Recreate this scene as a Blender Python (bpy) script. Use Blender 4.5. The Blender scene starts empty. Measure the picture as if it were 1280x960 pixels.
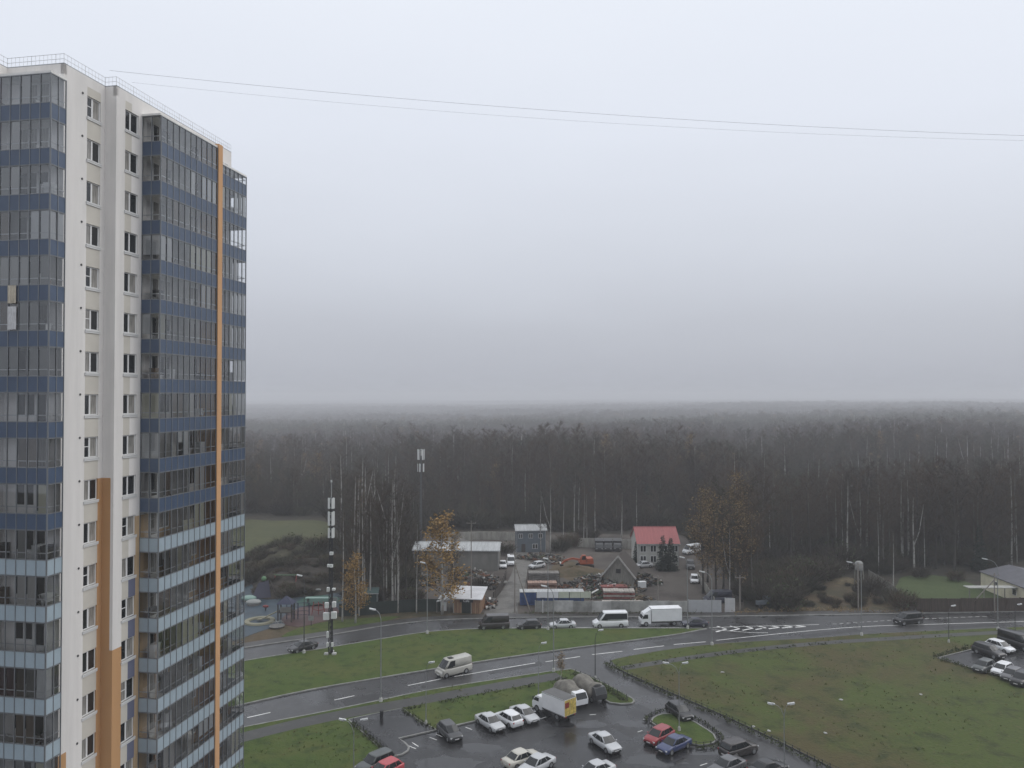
import bpy, bmesh, math, random
from mathutils import Vector, Matrix
R = math.radians
SC = bpy.context.scene
COL = SC.collection
rnd = random.Random(7)

# ------------------------------------------------------------------ measuring
F = 967.0            # focal length in photo pixels (1280 wide)
EYE = 40.0           # eye height above the street
PITCH = math.atan(15 / F)
def ray(px, py):
    a, b = (px - 640) / F, (480 - py) / F
    return a, math.cos(PITCH) - b * math.sin(PITCH), math.sin(PITCH) + b * math.cos(PITCH)
def G(px, py, z=0.0):
    """where the line of sight through a photo pixel meets the level z"""
    x, y, dz = ray(px, py)
    k = (z - EYE) / dz
    return Vector((x * k, y * k, z))
def D(px, py, depth):
    """the point on that line of sight at a given depth"""
    x, y, dz = ray(px, py)
    k = depth / y
    return Vector((x * k, depth, EYE + dz * k))

# ------------------------------------------------------------------ materials
MATS = {}
def mat(name, col, rough=0.7, var=0.0, scale=1.0, bump=0.0, metal=0.0, spec=0.4, stretch=None, col2=None, coat=0.0, contrast=(0.35, 0.65), detail=5, rvar=0.0):
    if name in MATS: return MATS[name]
    m = bpy.data.materials.new(name); m.use_nodes = True
    nt = m.node_tree; N = nt.nodes; L = nt.links
    b = N['Principled BSDF']
    b.inputs['Roughness'].default_value = rough
    b.inputs['Metallic'].default_value = metal
    b.inputs['Specular IOR Level'].default_value = spec
    b.inputs['Coat Weight'].default_value = coat
    b.inputs['Coat Roughness'].default_value = 0.08
    b.inputs['Base Color'].default_value = (*col, 1)
    if var or col2 or bump or rvar:
        tc = N.new('ShaderNodeTexCoord'); mp = N.new('ShaderNodeMapping')
        L.new(tc.outputs['Object'], mp.inputs['Vector'])
        if stretch: mp.inputs['Scale'].default_value = stretch
        nz = N.new('ShaderNodeTexNoise'); nz.inputs['Scale'].default_value = scale
        nz.inputs['Detail'].default_value = detail; nz.inputs['Roughness'].default_value = 0.62
        L.new(mp.outputs['Vector'], nz.inputs['Vector'])
        if var or col2:
            cr = N.new('ShaderNodeValToRGB')
            c2 = col2 if col2 else tuple(min(1, c * (1 + var)) for c in col)
            c1 = col if col2 else tuple(c * (1 - var) for c in col)
            cr.color_ramp.elements[0].color = (*c1, 1); cr.color_ramp.elements[1].color = (*c2, 1)
            cr.color_ramp.elements[0].position, cr.color_ramp.elements[1].position = contrast
            L.new(nz.outputs['Fac'], cr.inputs['Fac']); L.new(cr.outputs['Color'], b.inputs['Base Color'])
        if bump:
            bp = N.new('ShaderNodeBump'); bp.inputs['Strength'].default_value = bump; bp.inputs['Distance'].default_value = 0.1
            nb = N.new('ShaderNodeTexNoise'); nb.inputs['Scale'].default_value = scale * 6; nb.inputs['Detail'].default_value = 4
            L.new(mp.outputs['Vector'], nb.inputs['Vector'])
            L.new(nb.outputs['Fac'], bp.inputs['Height']); L.new(bp.outputs['Normal'], b.inputs['Normal'])
        if rvar:
            mr = N.new('ShaderNodeMapRange')
            mr.inputs['From Min'].default_value, mr.inputs['From Max'].default_value = 0.35, 0.65
            mr.inputs['To Min'].default_value, mr.inputs['To Max'].default_value = max(0.03, rough - rvar), rough + rvar
            L.new(nz.outputs['Fac'], mr.inputs['Value']); L.new(mr.outputs['Result'], b.inputs['Roughness'])
    MATS[name] = m
    return m

def ground_mat(name, cols, scales, rough=0.9, bump=0.5, bscale=6.0, rr=None, spec=0.3):
    """three colours mixed by noises of different size: a patchy ground"""
    if name in MATS: return MATS[name]
    m = bpy.data.materials.new(name); m.use_nodes = True
    nt = m.node_tree; N = nt.nodes; L = nt.links; b = N['Principled BSDF']
    b.inputs['Roughness'].default_value = rough; b.inputs['Specular IOR Level'].default_value = spec
    tc = N.new('ShaderNodeTexCoord')
    cur = None
    for i, (c, s, lo, hi) in enumerate(scales):
        nz = N.new('ShaderNodeTexNoise'); nz.inputs['Scale'].default_value = s; nz.inputs['Detail'].default_value = 6
        nz.inputs['Roughness'].default_value = 0.65; nz.inputs['Distortion'].default_value = 0.4
        L.new(tc.outputs['Object'], nz.inputs['Vector'])
        mr = N.new('ShaderNodeMapRange'); mr.interpolation_type = 'SMOOTHSTEP'
        mr.inputs['From Min'].default_value, mr.inputs['From Max'].default_value = lo, hi
        L.new(nz.outputs['Fac'], mr.inputs['Value'])
        mx = N.new('ShaderNodeMix'); mx.data_type = 'RGBA'
        L.new(mr.outputs['Result'], mx.inputs['Factor'])
        if cur is None: mx.inputs['A'].default_value = (*cols, 1)
        else: L.new(cur, mx.inputs['A'])
        mx.inputs['B'].default_value = (*c, 1)
        cur = mx.outputs['Result']
        if rr and i == 0:
            m2 = N.new('ShaderNodeMapRange'); m2.interpolation_type = 'SMOOTHSTEP'
            m2.inputs['From Min'].default_value, m2.inputs['From Max'].default_value = 0.4, 0.62
            m2.inputs['To Min'].default_value, m2.inputs['To Max'].default_value = rr
            L.new(nz.outputs['Fac'], m2.inputs['Value']); L.new(m2.outputs['Result'], b.inputs['Roughness'])
    L.new(cur, b.inputs['Base Color'])
    if bump:
        nb = N.new('ShaderNodeTexNoise'); nb.inputs['Scale'].default_value = bscale; nb.inputs['Detail'].default_value = 6
        L.new(tc.outputs['Object'], nb.inputs['Vector'])
        bp = N.new('ShaderNodeBump'); bp.inputs['Strength'].default_value = bump; bp.inputs['Distance'].default_value = 0.1
        L.new(nb.outputs['Fac'], bp.inputs['Height']); L.new(bp.outputs['Normal'], b.inputs['Normal'])
    MATS[name] = m
    return m

def glass_mat(name, tint=(0.75, 0.8, 0.82), refl=0.12, rough=0.02):
    if name in MATS: return MATS[name]
    m = bpy.data.materials.new(name); m.use_nodes = True
    nt = m.node_tree; N = nt.nodes; L = nt.links
    N.remove(N['Principled BSDF'])
    tr = N.new('ShaderNodeBsdfTransparent'); tr.inputs['Color'].default_value = (*tint, 1)
    gl = N.new('ShaderNodeBsdfGlossy'); gl.inputs['Roughness'].default_value = rough; gl.inputs['Color'].default_value = (0.9, 0.93, 0.95, 1)
    fr = N.new('ShaderNodeFresnel'); fr.inputs['IOR'].default_value = 1.5
    ad = N.new('ShaderNodeMath'); ad.operation = 'MULTIPLY_ADD'; ad.inputs[1].default_value = 1.5; ad.inputs[2].default_value = refl - 0.06
    L.new(fr.outputs['Fac'], ad.inputs[0])
    mx = N.new('ShaderNodeMixShader')
    L.new(ad.outputs['Value'], mx.inputs['Fac']); L.new(tr.outputs['BSDF'], mx.inputs[1]); L.new(gl.outputs['BSDF'], mx.inputs[2])
    L.new(mx.outputs['Shader'], N['Material Output'].inputs['Surface'])
    MATS[name] = m
    return m

# ------------------------------------------------------------------ mesh builder
class MB:
    def __init__(s): s.v = []; s.f = []; s.m = []
    def face(s, pts, mi=0):
        i = len(s.v); s.v += [tuple(p) for p in pts]; s.f.append(tuple(range(i, i + len(pts)))); s.m.append(mi); return s
    def box(s, lo, hi, mi=0):
        (x0, y0, z0), (x1, y1, z1) = lo, hi
        i = len(s.v)
        s.v += [(x0, y0, z0), (x1, y0, z0), (x1, y1, z0), (x0, y1, z0), (x0, y0, z1), (x1, y0, z1), (x1, y1, z1), (x0, y1, z1)]
        for q in ((0, 3, 2, 1), (4, 5, 6, 7), (0, 1, 5, 4), (1, 2, 6, 5), (2, 3, 7, 6), (3, 0, 4, 7)):
            s.f.append(tuple(i + k for k in q)); s.m.append(mi)
        return s
    def rbox(s, c, size, M, mi=0):
        """box of a size, turned by matrix M, centred at c"""
        i = len(s.v); hx, hy, hz = size[0] / 2, size[1] / 2, size[2] / 2
        for p in ((-hx, -hy, -hz), (hx, -hy, -hz), (hx, hy, -hz), (-hx, hy, -hz), (-hx, -hy, hz), (hx, -hy, hz), (hx, hy, hz), (-hx, hy, hz)):
            s.v.append(tuple(Vector(c) + M @ Vector(p)))
        for q in ((0, 3, 2, 1), (4, 5, 6, 7), (0, 1, 5, 4), (1, 2, 6, 5), (2, 3, 7, 6), (3, 0, 4, 7)):
            s.f.append(tuple(i + k for k in q)); s.m.append(mi)
        return s
    def beam(s, a, b, w, h=None, mi=0):
        """square bar from a to b"""
        a, b = Vector(a), Vector(b); d = b - a; L = d.length
        if L < 1e-6: return s
        M = d.to_track_quat('X', 'Z').to_matrix()
        return s.rbox((a + b) / 2, (L, w, h or w), M, mi)
    def tube(s, pts, rads, n=6, mi=0, cap=True):
        pts = [Vector(p) for p in pts]; i0 = len(s.v)
        for k, p in enumerate(pts):
            d = (pts[min(k + 1, len(pts) - 1)] - pts[max(k - 1, 0)])
            if d.length < 1e-9: d = Vector((0, 0, 1))
            d.normalize()
            up = Vector((0, 0, 1)) if abs(d.z) < 0.95 else Vector((1, 0, 0))
            x = d.cross(up).normalized(); y = d.cross(x)
            r = rads[k] if isinstance(rads, (list, tuple)) else rads
            for j in range(n):
                a = 2 * math.pi * j / n
                s.v.append(tuple(p + x * (r * math.cos(a)) + y * (r * math.sin(a))))
        for k in range(len(pts) - 1):
            for j in range(n):
                a = i0 + k * n + j; b = i0 + k * n + (j + 1) % n
                s.f.append((a, b, b + n, a + n)); s.m.append(mi)
        if cap:
            s.f.append(tuple(i0 + j for j in range(n))[::-1]); s.m.append(mi)
            s.f.append(tuple(i0 + (len(pts) - 1) * n + j for j in range(n))); s.m.append(mi)
        return s
    def prism(s, poly, z0, z1, mi=0, mside=None):
        """vertical prism over a polygon of (x, y)"""
        n = len(poly); i = len(s.v)
        area = sum(poly[k][0] * poly[(k + 1) % n][1] - poly[(k + 1) % n][0] * poly[k][1] for k in range(n))
        if area < 0: poly = poly[::-1]
        s.v += [(p[0], p[1], z0) for p in poly] + [(p[0], p[1], z1) for p in poly]
        s.f.append(tuple(i + n + k for k in range(n))); s.m.append(mi)
        s.f.append(tuple(i + k for k in range(n))[::-1]); s.m.append(mi)
        for k in range(n):
            a, b = i + k, i + (k + 1) % n
            s.f.append((a, b, b + n, a + n)); s.m.append(mi if mside is None else mside)
        return s
    def loft(s, rings, mi=0, cap=True):
        n = len(rings[0]); i0 = len(s.v)
        for r in rings: s.v += [tuple(p) for p in r]
        for k in range(len(rings) - 1):
            for j in range(n):
                a = i0 + k * n + j; b = i0 + k * n + (j + 1) % n
                s.f.append((a, b, b + n, a + n)); s.m.append(mi)
        if cap:
            s.f.append(tuple(i0 + j for j in range(n))[::-1]); s.m.append(mi)
            s.f.append(tuple(i0 + (len(rings) - 1) * n + j for j in range(n))); s.m.append(mi)
        return s
    def disc(s, c, axis, r, h, n=14, mi=0):
        """flat cylinder along an axis vector"""
        c = Vector(c); a = Vector(axis).normalized() * h / 2
        return s.tube([c - a, c + a], r, n, mi)
    def blob(s, c, rad, n=8, m=5, mi=0, jit=0.0, rg=None):
        i0 = len(s.v); rg = rg or rnd
        for a in range(m + 1):
            th = math.pi * a / m
            for b in range(n):
                ph = 2 * math.pi * b / n
                k = 1 + (rg.uniform(-jit, jit) if 0 < a < m else 0)
                s.v.append((c[0] + rad[0] * k * math.sin(th) * math.cos(ph), c[1] + rad[1] * k * math.sin(th) * math.sin(ph), c[2] + rad[2] * k * math.cos(th)))
        for a in range(m):
            for b in range(n):
                p = i0 + a * n + b; q = i0 + a * n + (b + 1) % n
                s.f.append((p, p + n, q + n, q)); s.m.append(mi)
        return s
    def mesh(s, name, mats, smooth=False, fix=False):
        me = bpy.data.meshes.new(name)
        me.from_pydata(s.v, [], s.f)
        for m in (mats if isinstance(mats, (list, tuple)) else [mats]): me.materials.append(m)
        me.polygons.foreach_set('material_index', s.m)
        if smooth: me.polygons.foreach_set('use_smooth', [True] * len(s.f))
        if fix:
            bm = bmesh.new(); bm.from_mesh(me)
            bmesh.ops.remove_doubles(bm, verts=bm.verts, dist=1e-4)
            bmesh.ops.recalc_face_normals(bm, faces=bm.faces)
            bm.to_mesh(me); bm.free()
        me.update()
        return me

def link(name, data, parent=None, loc=None, rz=0.0):
    o = bpy.data.objects.new(name, data); COL.objects.link(o)
    if parent is not None: o.parent = parent
    if loc is not None: o.location = loc
    o.rotation_euler = (0, 0, rz)
    return o
def part(name, mb, mats, parent, smooth=False, fix=False, loc=None):
    return link(name, mb.mesh(name, mats, smooth, fix), parent, loc)
def tag(o, label=None, cat=None, group=None, kind=None):
    if label: o['label'] = label
    if cat: o['category'] = cat
    if group: o['group'] = group
    if kind: o['kind'] = kind
    return o
def thing(name, label, cat, loc=(0, 0, 0), rz=0.0, group=None):
    return tag(link(name, None, None, loc, rz), label, cat, group)
def copy_tree(o, parent=None):
    c = o.copy(); COL.objects.link(c)
    if parent is not None: c.parent = parent
    for ch in KIDS(o): copy_tree(ch, c)
    return c
def KIDS(o): return [x for x in o.children]

def smooth_line(pts, step=3.0, closed=False):
    """Catmull-Rom through points"""
    P = [Vector(p) for p in pts]; out = []; n = len(P)
    rng = range(n if closed else n - 1)
    for i in rng:
        if closed: a, b, c, d = P[(i - 1) % n], P[i], P[(i + 1) % n], P[(i + 2) % n]
        else: a, b, c, d = P[max(i - 1, 0)], P[i], P[i + 1], P[min(i + 2, n - 1)]
        k = max(1, int((c - b).length / step))
        for j in range(k):
            t = j / k
            out.append(0.5 * ((2 * b) + (c - a) * t + (2 * a - 5 * b + 4 * c - d) * t * t + (3 * b - a - 3 * c + d) * t ** 3))
    if not closed: out.append(P[-1])
    return out
def PX(*pts): return [G(*p) for p in pts]
def offset_line(line, d, closed=False):
    out = []; n = len(line)
    for i, p in enumerate(line):
        a = line[i - 1] if (i or closed) else line[i]
        b = line[(i + 1) % n] if (i < n - 1 or closed) else line[i]
        t = (b - a); t.z = 0
        t = t.normalized() if t.length else Vector((1, 0, 0))
        out.append(Vector((p.x - t.y * d, p.y + t.x * d, p.z)))
    return out
def strip(mb, line, d0, d1, z, mi=0, closed=False):
    A = offset_line(line, d0, closed); B = offset_line(line, d1, closed)
    n = len(line)
    for i in range(n if closed else n - 1):
        j = (i + 1) % n
        mb.face([(A[i].x, A[i].y, z), (A[j].x, A[j].y, z), (B[j].x, B[j].y, z), (B[i].x, B[i].y, z)], mi)
def kerb(mb, line, d0, d1, z0, z1, closed=False, mi=0):
    A = offset_line(line, d0, closed); B = offset_line(line, d1, closed); n = len(line)
    for i in range(n if closed else n - 1):
        j = (i + 1) % n
        for q in (((A[i], z1), (A[j], z1), (B[j], z1), (B[i], z1)), ((A[i], z0), (A[j], z0), (A[j], z1), (A[i], z1)), ((B[j], z0), (B[i], z0), (B[i], z1), (B[j], z1))):
            mb.face([(p.x, p.y, z) for p, z in q], mi)
def inside(p, poly):
    x, y = p[0], p[1]; c = False; n = len(poly); j = n - 1
    for i in range(n):
        xi, yi, xj, yj = poly[i][0], poly[i][1], poly[j][0], poly[j][1]
        if (yi > y) != (yj > y) and x < (xj - xi) * (y - yi) / (yj - yi) + xi: c = not c
        j = i
    return c
def slab(name, poly, z0, z1, m, kind='structure', mside=None):
    mb = MB(); mb.prism([(p.x, p.y) for p in poly], z0, z1, 0, 0 if mside is None else 1)
    me = mb.mesh(name, [m] + ([mside] if mside else []))
    bm = bmesh.new(); bm.from_mesh(me); bmesh.ops.triangulate(bm, faces=[f for f in bm.faces if len(f.verts) > 4]); bm.to_mesh(me); bm.free()
    return tag(link(name, me), kind=kind)
# ------------------------------------------------------------------ camera, sky, sun, air
cam = bpy.data.cameras.new('camera'); camo = link('camera', cam)
camo.location = (0, 0, EYE); camo.rotation_euler = (R(90) + PITCH, 0, 0)
cam.sensor_width = 36; cam.lens = F / 1280 * 36; cam.clip_start = 0.5; cam.clip_end = 16000
SC.camera = camo
w = bpy.data.worlds.new('World'); SC.world = w; w.use_nodes = True
N = w.node_tree.nodes; L = w.node_tree.links
bg = N['Background']
sky = N.new('ShaderNodeTexSky'); sky.sky_type = 'NISHITA'; sky.sun_disc = False
SUN_EL, SUN_ROT = R(42), R(75)
sky.sun_elevation = SUN_EL; sky.sun_rotation = SUN_ROT; sky.dust_density = 5; sky.air_density = 1
hs = N.new('ShaderNodeHueSaturation'); hs.inputs['Saturation'].default_value = 0.25
L.new(sky.outputs['Color'], hs.inputs['Color'])
tc = N.new('ShaderNodeTexCoord'); sx = N.new('ShaderNodeSeparateXYZ'); L.new(tc.outputs['Generated'], sx.inputs['Vector'])
# soft unevenness of the cloud deck
nz = N.new('ShaderNodeTexNoise'); nz.inputs['Scale'].default_value = 1.6; nz.inputs['Detail'].default_value = 3
mpn = N.new('ShaderNodeMapping'); mpn.inputs['Scale'].default_value = (1, 1, 4); L.new(tc.outputs['Generated'], mpn.inputs['Vector']); L.new(mpn.outputs['Vector'], nz.inputs['Vector'])
na = N.new('ShaderNodeMath'); na.operation = 'MULTIPLY_ADD'; na.inputs[1].default_value = 0.10; na.inputs[2].default_value = -0.05
L.new(nz.outputs['Fac'], na.inputs[0])
ad = N.new('ShaderNodeMath'); ad.operation = 'ADD'; L.new(sx.outputs['Z'], ad.inputs[0]); L.new(na.outputs['Value'], ad.inputs[1])
cr = N.new('ShaderNodeValToRGB'); L.new(ad.outputs['Value'], cr.inputs['Fac'])
E = cr.color_ramp.elements
def stop(p, c):
    e = E.new(p); e.color = (*c, 1)
E[0].position = 0.0; E[0].color = (0.465, 0.486, 0.545, 1)
E[1].position = 1.0; E[1].color = (1.16, 1.19, 1.25, 1)
stop(0.10, (0.56, 0.587, 0.653)); stop(0.20, (0.69, 0.728, 0.808)); stop(0.32, (0.80, 0.846, 0.94)); stop(0.46, (0.865, 0.912, 1.0)); 
sc10 = N.new('ShaderNodeVectorMath'); sc10.operation = 'SCALE'; sc10.inputs['Scale'].default_value = 10.0
L.new(cr.outputs['Color'], sc10.inputs[0])
mx = N.new('ShaderNodeMix'); mx.data_type = 'RGBA'; mx.inputs['Factor'].default_value = 0.93
L.new(hs.outputs['Color'], mx.inputs['A']); L.new(sc10.outputs['Vector'], mx.inputs['B'])
L.new(mx.outputs['Result'], bg.inputs['Color']); bg.inputs['Strength'].default_value = 0.1
sun = bpy.data.lights.new('sun', 'SUN'); suno = link('sun', sun)
sun.energy = 1.0; sun.angle = R(50); sun.color = (1, 0.97, 0.93)
sd = Vector((math.sin(SUN_ROT) * math.cos(SUN_EL), math.cos(SUN_ROT) * math.cos(SUN_EL), math.sin(SUN_EL)))
suno.rotation_euler = sd.to_track_quat('Z', 'Y').to_euler()
SC.view_settings.view_transform = 'Standard'; SC.view_settings.look = 'None'; SC.view_settings.exposure = 0; SC.view_settings.gamma = 1
SC.view_settings.use_curve_mapping = False
cy = SC.cycles
cy.use_denoising = True
try: cy.denoiser = 'OPENIMAGEDENOISE'
except Exception: pass
cy.max_bounces = 6; cy.diffuse_bounces = 4; cy.glossy_bounces = 3; cy.transparent_max_bounces = 24; cy.volume_bounces = 1; cy.transmission_bounces = 3
cy.use_adaptive_sampling = True; cy.adaptive_threshold = 0.02
cy.caustics_reflective = False; cy.caustics_refractive = False

HX, HY0, HY1 = 7000, -160, 9200
hz = MB().box((-HX, HY0, -50.0), (HX, HY1, 66.0))
hm = bpy.data.materials.new('haze_air'); hm.use_nodes = True
hn = hm.node_tree.nodes; hn.remove(hn['Principled BSDF'])
pv = hn.new('ShaderNodeVolumePrincipled'); pv.inputs['Color'].default_value = (0.85, 0.862, 0.895, 1); pv.inputs['Density'].default_value = 0.00046; pv.inputs['Anisotropy'].default_value = 0.0
hm.node_tree.links.new(pv.outputs['Volume'], hn['Material Output'].inputs['Volume'])
tag(link('haze', hz.mesh('haze', hm)), kind='stuff')
hazeo = bpy.data.objects['haze']
hazeo['label'] = 'pale autumn mist hanging over the street and forest'
# ------------------------------------------------------------------ ground, roads, verges
M_forestfloor = ground_mat('forest_floor', (0.030, 0.026, 0.020), [((0.050, 0.042, 0.030), 0.06, 0.4, 0.65), ((0.022, 0.024, 0.015), 0.4, 0.45, 0.7)])
M_asphalt = ground_mat('wet_asphalt', (0.041, 0.041, 0.042), [((0.029, 0.029, 0.03), 0.11, 0.42, 0.62), ((0.06, 0.06, 0.061), 1.7, 0.5, 0.75)], rough=0.3, bump=0.12, bscale=9, rr=(0.42, 0.24), spec=0.45)
M_lot = ground_mat('wet_lot_asphalt', (0.020, 0.020, 0.021), [((0.013, 0.013, 0.014), 0.13, 0.42, 0.62), ((0.042, 0.042, 0.043), 0.8, 0.5, 0.75)], rough=0.25, bump=0.10, bscale=8, rr=(0.36, 0.17), spec=0.38)
M_path = ground_mat('path_asphalt', (0.045, 0.045, 0.043), [((0.06, 0.06, 0.056), 0.6, 0.45, 0.7)], rough=0.5, bump=0.15)
M_grass = ground_mat('autumn_grass', (0.050, 0.080, 0.013), [((0.070, 0.084, 0.018), 0.10, 0.40, 0.66), ((0.026, 0.046, 0.007), 0.55, 0.46, 0.70), ((0.080, 0.080, 0.024), 2.6, 0.55, 0.8)], bump=0.9, bscale=5)
M_field = ground_mat('rough_field', (0.054, 0.074, 0.013), [((0.066, 0.055, 0.020), 0.040, 0.435, 0.60), ((0.028, 0.038, 0.008), 0.28, 0.47, 0.70), ((0.088, 0.080, 0.028), 1.5, 0.52, 0.76), ((0.022, 0.030, 0.008), 3.1, 0.56, 0.72)], bump=1.0, bscale=3)
M_meadow = ground_mat('pale_meadow', (0.060, 0.066, 0.026), [((0.075, 0.078, 0.032), 0.08, 0.4, 0.65), ((0.042, 0.050, 0.018), 0.5, 0.5, 0.75)], bump=0.8, bscale=4)
M_lawn = ground_mat('lawn', (0.050, 0.072, 0.024), [((0.062, 0.082, 0.03), 0.15, 0.4, 0.65), ((0.034, 0.052, 0.016), 0.7, 0.5, 0.75)], bump=0.8, bscale=4)
M_dirt = ground_mat('yard_dirt', (0.085, 0.074, 0.064), [((0.055, 0.046, 0.040), 0.09, 0.42, 0.62), ((0.11, 0.098, 0.085), 0.9, 0.52, 0.75)], bump=0.8, bscale=3)
M_gravel = ground_mat('pale_track', (0.15, 0.145, 0.135), [((0.10, 0.096, 0.088), 0.3, 0.42, 0.62), ((0.19, 0.18, 0.17), 1.6, 0.5, 0.75)], bump=0.6, bscale=4)
M_scrub = ground_mat('dry_scrub_ground', (0.085, 0.062, 0.036), [((0.045, 0.042, 0.022), 0.16, 0.42, 0.62), ((0.12, 0.085, 0.045), 0.9, 0.52, 0.75)], bump=0.9, bscale=3)
M_walk = ground_mat('pavement_asphalt', (0.055, 0.053, 0.051), [((0.038, 0.036, 0.034), 0.35, 0.42, 0.65)], rough=0.45, bump=0.2)
M_kerb = mat('kerb_stone', (0.21, 0.21, 0.20), 0.7, var=0.25, scale=0.8)
M_paint = mat('road_paint', (0.62, 0.62, 0.60), 0.5, var=0.25, scale=1.5)
M_teal = ground_mat('blue_rubber', (0.040, 0.062, 0.080), [((0.030, 0.045, 0.058), 0.3, 0.42, 0.62)], rough=0.55, bump=0.1)
M_maroon = ground_mat('red_rubber', (0.085, 0.046, 0.042), [((0.060, 0.034, 0.032), 0.3, 0.42, 0.62)], rough=0.6, bump=0.1)
M_greenrub = ground_mat('green_rubber', (0.026, 0.085, 0.062), [((0.02, 0.06, 0.045), 0.3, 0.42, 0.62)], rough=0.55, bump=0.1)

g = MB()
def land(x, y):
    """low swells and an added dip far out under the forest"""
    if y < 330: return 0.0
    t = min(1, (y - 330) / 1500); t = 1.4 * t / (.4 + t); q = max(-.6, min(.6, x / y))  # dip added to set the far trees deeper in the haze, most on the left
    k = min(1, max(0, (y - 900) / 1500))
    return -t * (22 - 24 * q) + 9 * k * (.35 * math.sin(x / 420 + 1.3 * math.sin(y / 700)) + .45 * math.sin(y / 480 + x / 900 + 1))
ys = [-150, 0, 60, 120, 180, 260, 330, 400, 470, 540, 610, 700, 800, 900, 1000] + [1100 + 150 * k for k in range(54)]
xs = [-6900 + 150 * k for k in range(93)]
for j in range(len(ys) - 1):
    for i in range(len(xs) - 1):
        g.face([(xs[i], ys[j], land(xs[i], ys[j])), (xs[i + 1], ys[j], land(xs[i + 1], ys[j])), (xs[i + 1], ys[j + 1], land(xs[i + 1], ys[j + 1])), (xs[i], ys[j + 1], land(xs[i], ys[j + 1]))])
tag(link('ground', g.mesh('ground', M_forestfloor)), kind='structure')

# road lines, traced on the ground
NORTH = smooth_line(PX((120, 846), (220, 827), (304, 811), (412, 795), (469, 785), (534, 777), (620, 773.5), (700, 772.5), (800, 772), (880, 771.5), (1004, 770), (1112, 768), (1280, 765), (1500, 760), (1800, 752)))
ISL_N = smooth_line(PX((120, 868), (220, 845), (304, 827), (405, 811), (478, 799), (534, 790.5), (601, 786.5), (700, 786), (800, 786), (872, 786)))
ISL_S = smooth_line(PX((875, 788.5), (850, 793.5), (775, 803.5), (700, 813.5), (620, 825), (545, 837), (475, 848.5), (387.5, 863.5), (303, 882), (210, 905), (120, 930)))
LOW_S = smooth_line(PX((60, 975), (120, 958), (210, 932), (303, 910), (387, 894), (475, 876), (532, 864), (620, 850), (690, 839.5), (714, 837)))
tip = smooth_line(PX((872, 786), (881, 786.4), (884, 787), (881, 787.8), (875, 788.5)), 0.8)
island = ISL_N + tip[1:-1] + ISL_S
# asphalt: everything between the north edge and the camera side
asph = NORTH + [Vector((460, 120, 0)), Vector((460, 20, 0)), Vector((-140, 20, 0)), Vector((-140, NORTH[0].y, 0))]
slab('road', asph, 0.0, 0.02, M_asphalt)
I_ISLAND = slab('grass_island', island, 0.021, 0.13, M_grass)
# verge between the lower road and the car park
LOTN = PX((714, 837), (724, 840.5), (742, 848), (762, 857.5), (780, 867.5), (792, 874.5), (793.5, 878), (790, 880.5), (776, 881.2), (762, 879.5), (752, 874), (745, 869), (700, 878.5), (650, 889.5), (595, 902.5), (545, 914), (499, 924.5), (507, 929.5), (512, 935), (511, 939.5), (503, 944.5), (490, 947.5), (478, 950), (455, 957), (435, 966), (400, 985), (320, 1010), (200, 1060), (60, 1100))
verge = LOW_S[:-1] + LOTN
slab('grass_verge', verge, 0.021, 0.13, M_grass)
# field right of the access lane
FIELD_E = smooth_line(PX((766, 829), (764, 826.8), (770, 824.5), (825, 814.5), (900, 805.5), (1020, 798.5), (1077, 794), (1162, 789.7), (1280, 784.5), (1400, 779), (1560, 772)))
LANE_R = smooth_line(PX((1400, 1130), (1200, 1036), (1100, 988), (1040, 960.5), (975, 928), (900, 893), (840, 867), (790, 845), (772, 836), (767.5, 832), (766, 829)))
field = FIELD_E[1:] + [Vector((240, 125, 0)), Vector((240, 60, 0))] + LANE_R
slab('field', field, 0.021, 0.13, M_field)
MED = smooth_line(PX((814.5, 904), (817, 899), (822, 896), (836, 893.5), (860, 900), (876, 909), (891, 919), (894.5, 926), (889, 930.5), (876, 932.5), (862, 930), (840, 919), (824, 909.5)), 0.8, closed=True)
slab('grass_median', MED, 0.021, 0.13, M_grass)
# car park surface: darker, a sheet of its own over the asphalt
lot = PX((745, 869), (762, 879.5), (793, 881), (800, 880), (880, 925), (960, 968), (1060, 1020), (1100, 1080), (60, 1100), (440, 963), (512, 935), (499, 924.5), (545, 914), (650, 889.5))
slab('car_park', lot, 0.0202, 0.026, M_lot)
# footpaths on the verges
PATH = smooth_line(PX((120, 968), (220, 943), (303, 923), (372, 906), (440, 892), (532, 875.5), (620, 859.5), (700, 845.5)))
mb = MB(); strip(mb, PATH, -1.3, 1.3, 0.136)
PATH2 = smooth_line(PX((778, 836.5), (860, 823.5), (940, 813), (1032, 804.5), (1100, 800), (1173, 795.5), (1280, 790), (1400, 784)))
strip(mb, PATH2, -0.8, 0.8, 0.136)
tag(link('footpath', mb.mesh('footpath', M_path)), kind='structure')
pad = PX((436, 900.5), (470, 893), (503, 886.5), (524, 902), (545, 913.3), (499, 923.7), (506.5, 929.5), (511.3, 935), (510, 939.3), (503, 943.8), (490, 946.8), (481, 941), (455, 917.5))
slab('driveway', pad, 0.1305, 0.141, M_lot)
rlot = PX((1173, 824), (1215, 813.5), (1250, 804.5), (1290, 795), (1330, 787), (1440, 800), (1440, 900), (1330, 869), (1280, 856), (1254, 847), (1222, 838.5))
slab('side_car_park', rlot, 0.1305, 0.145, M_lot)

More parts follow.
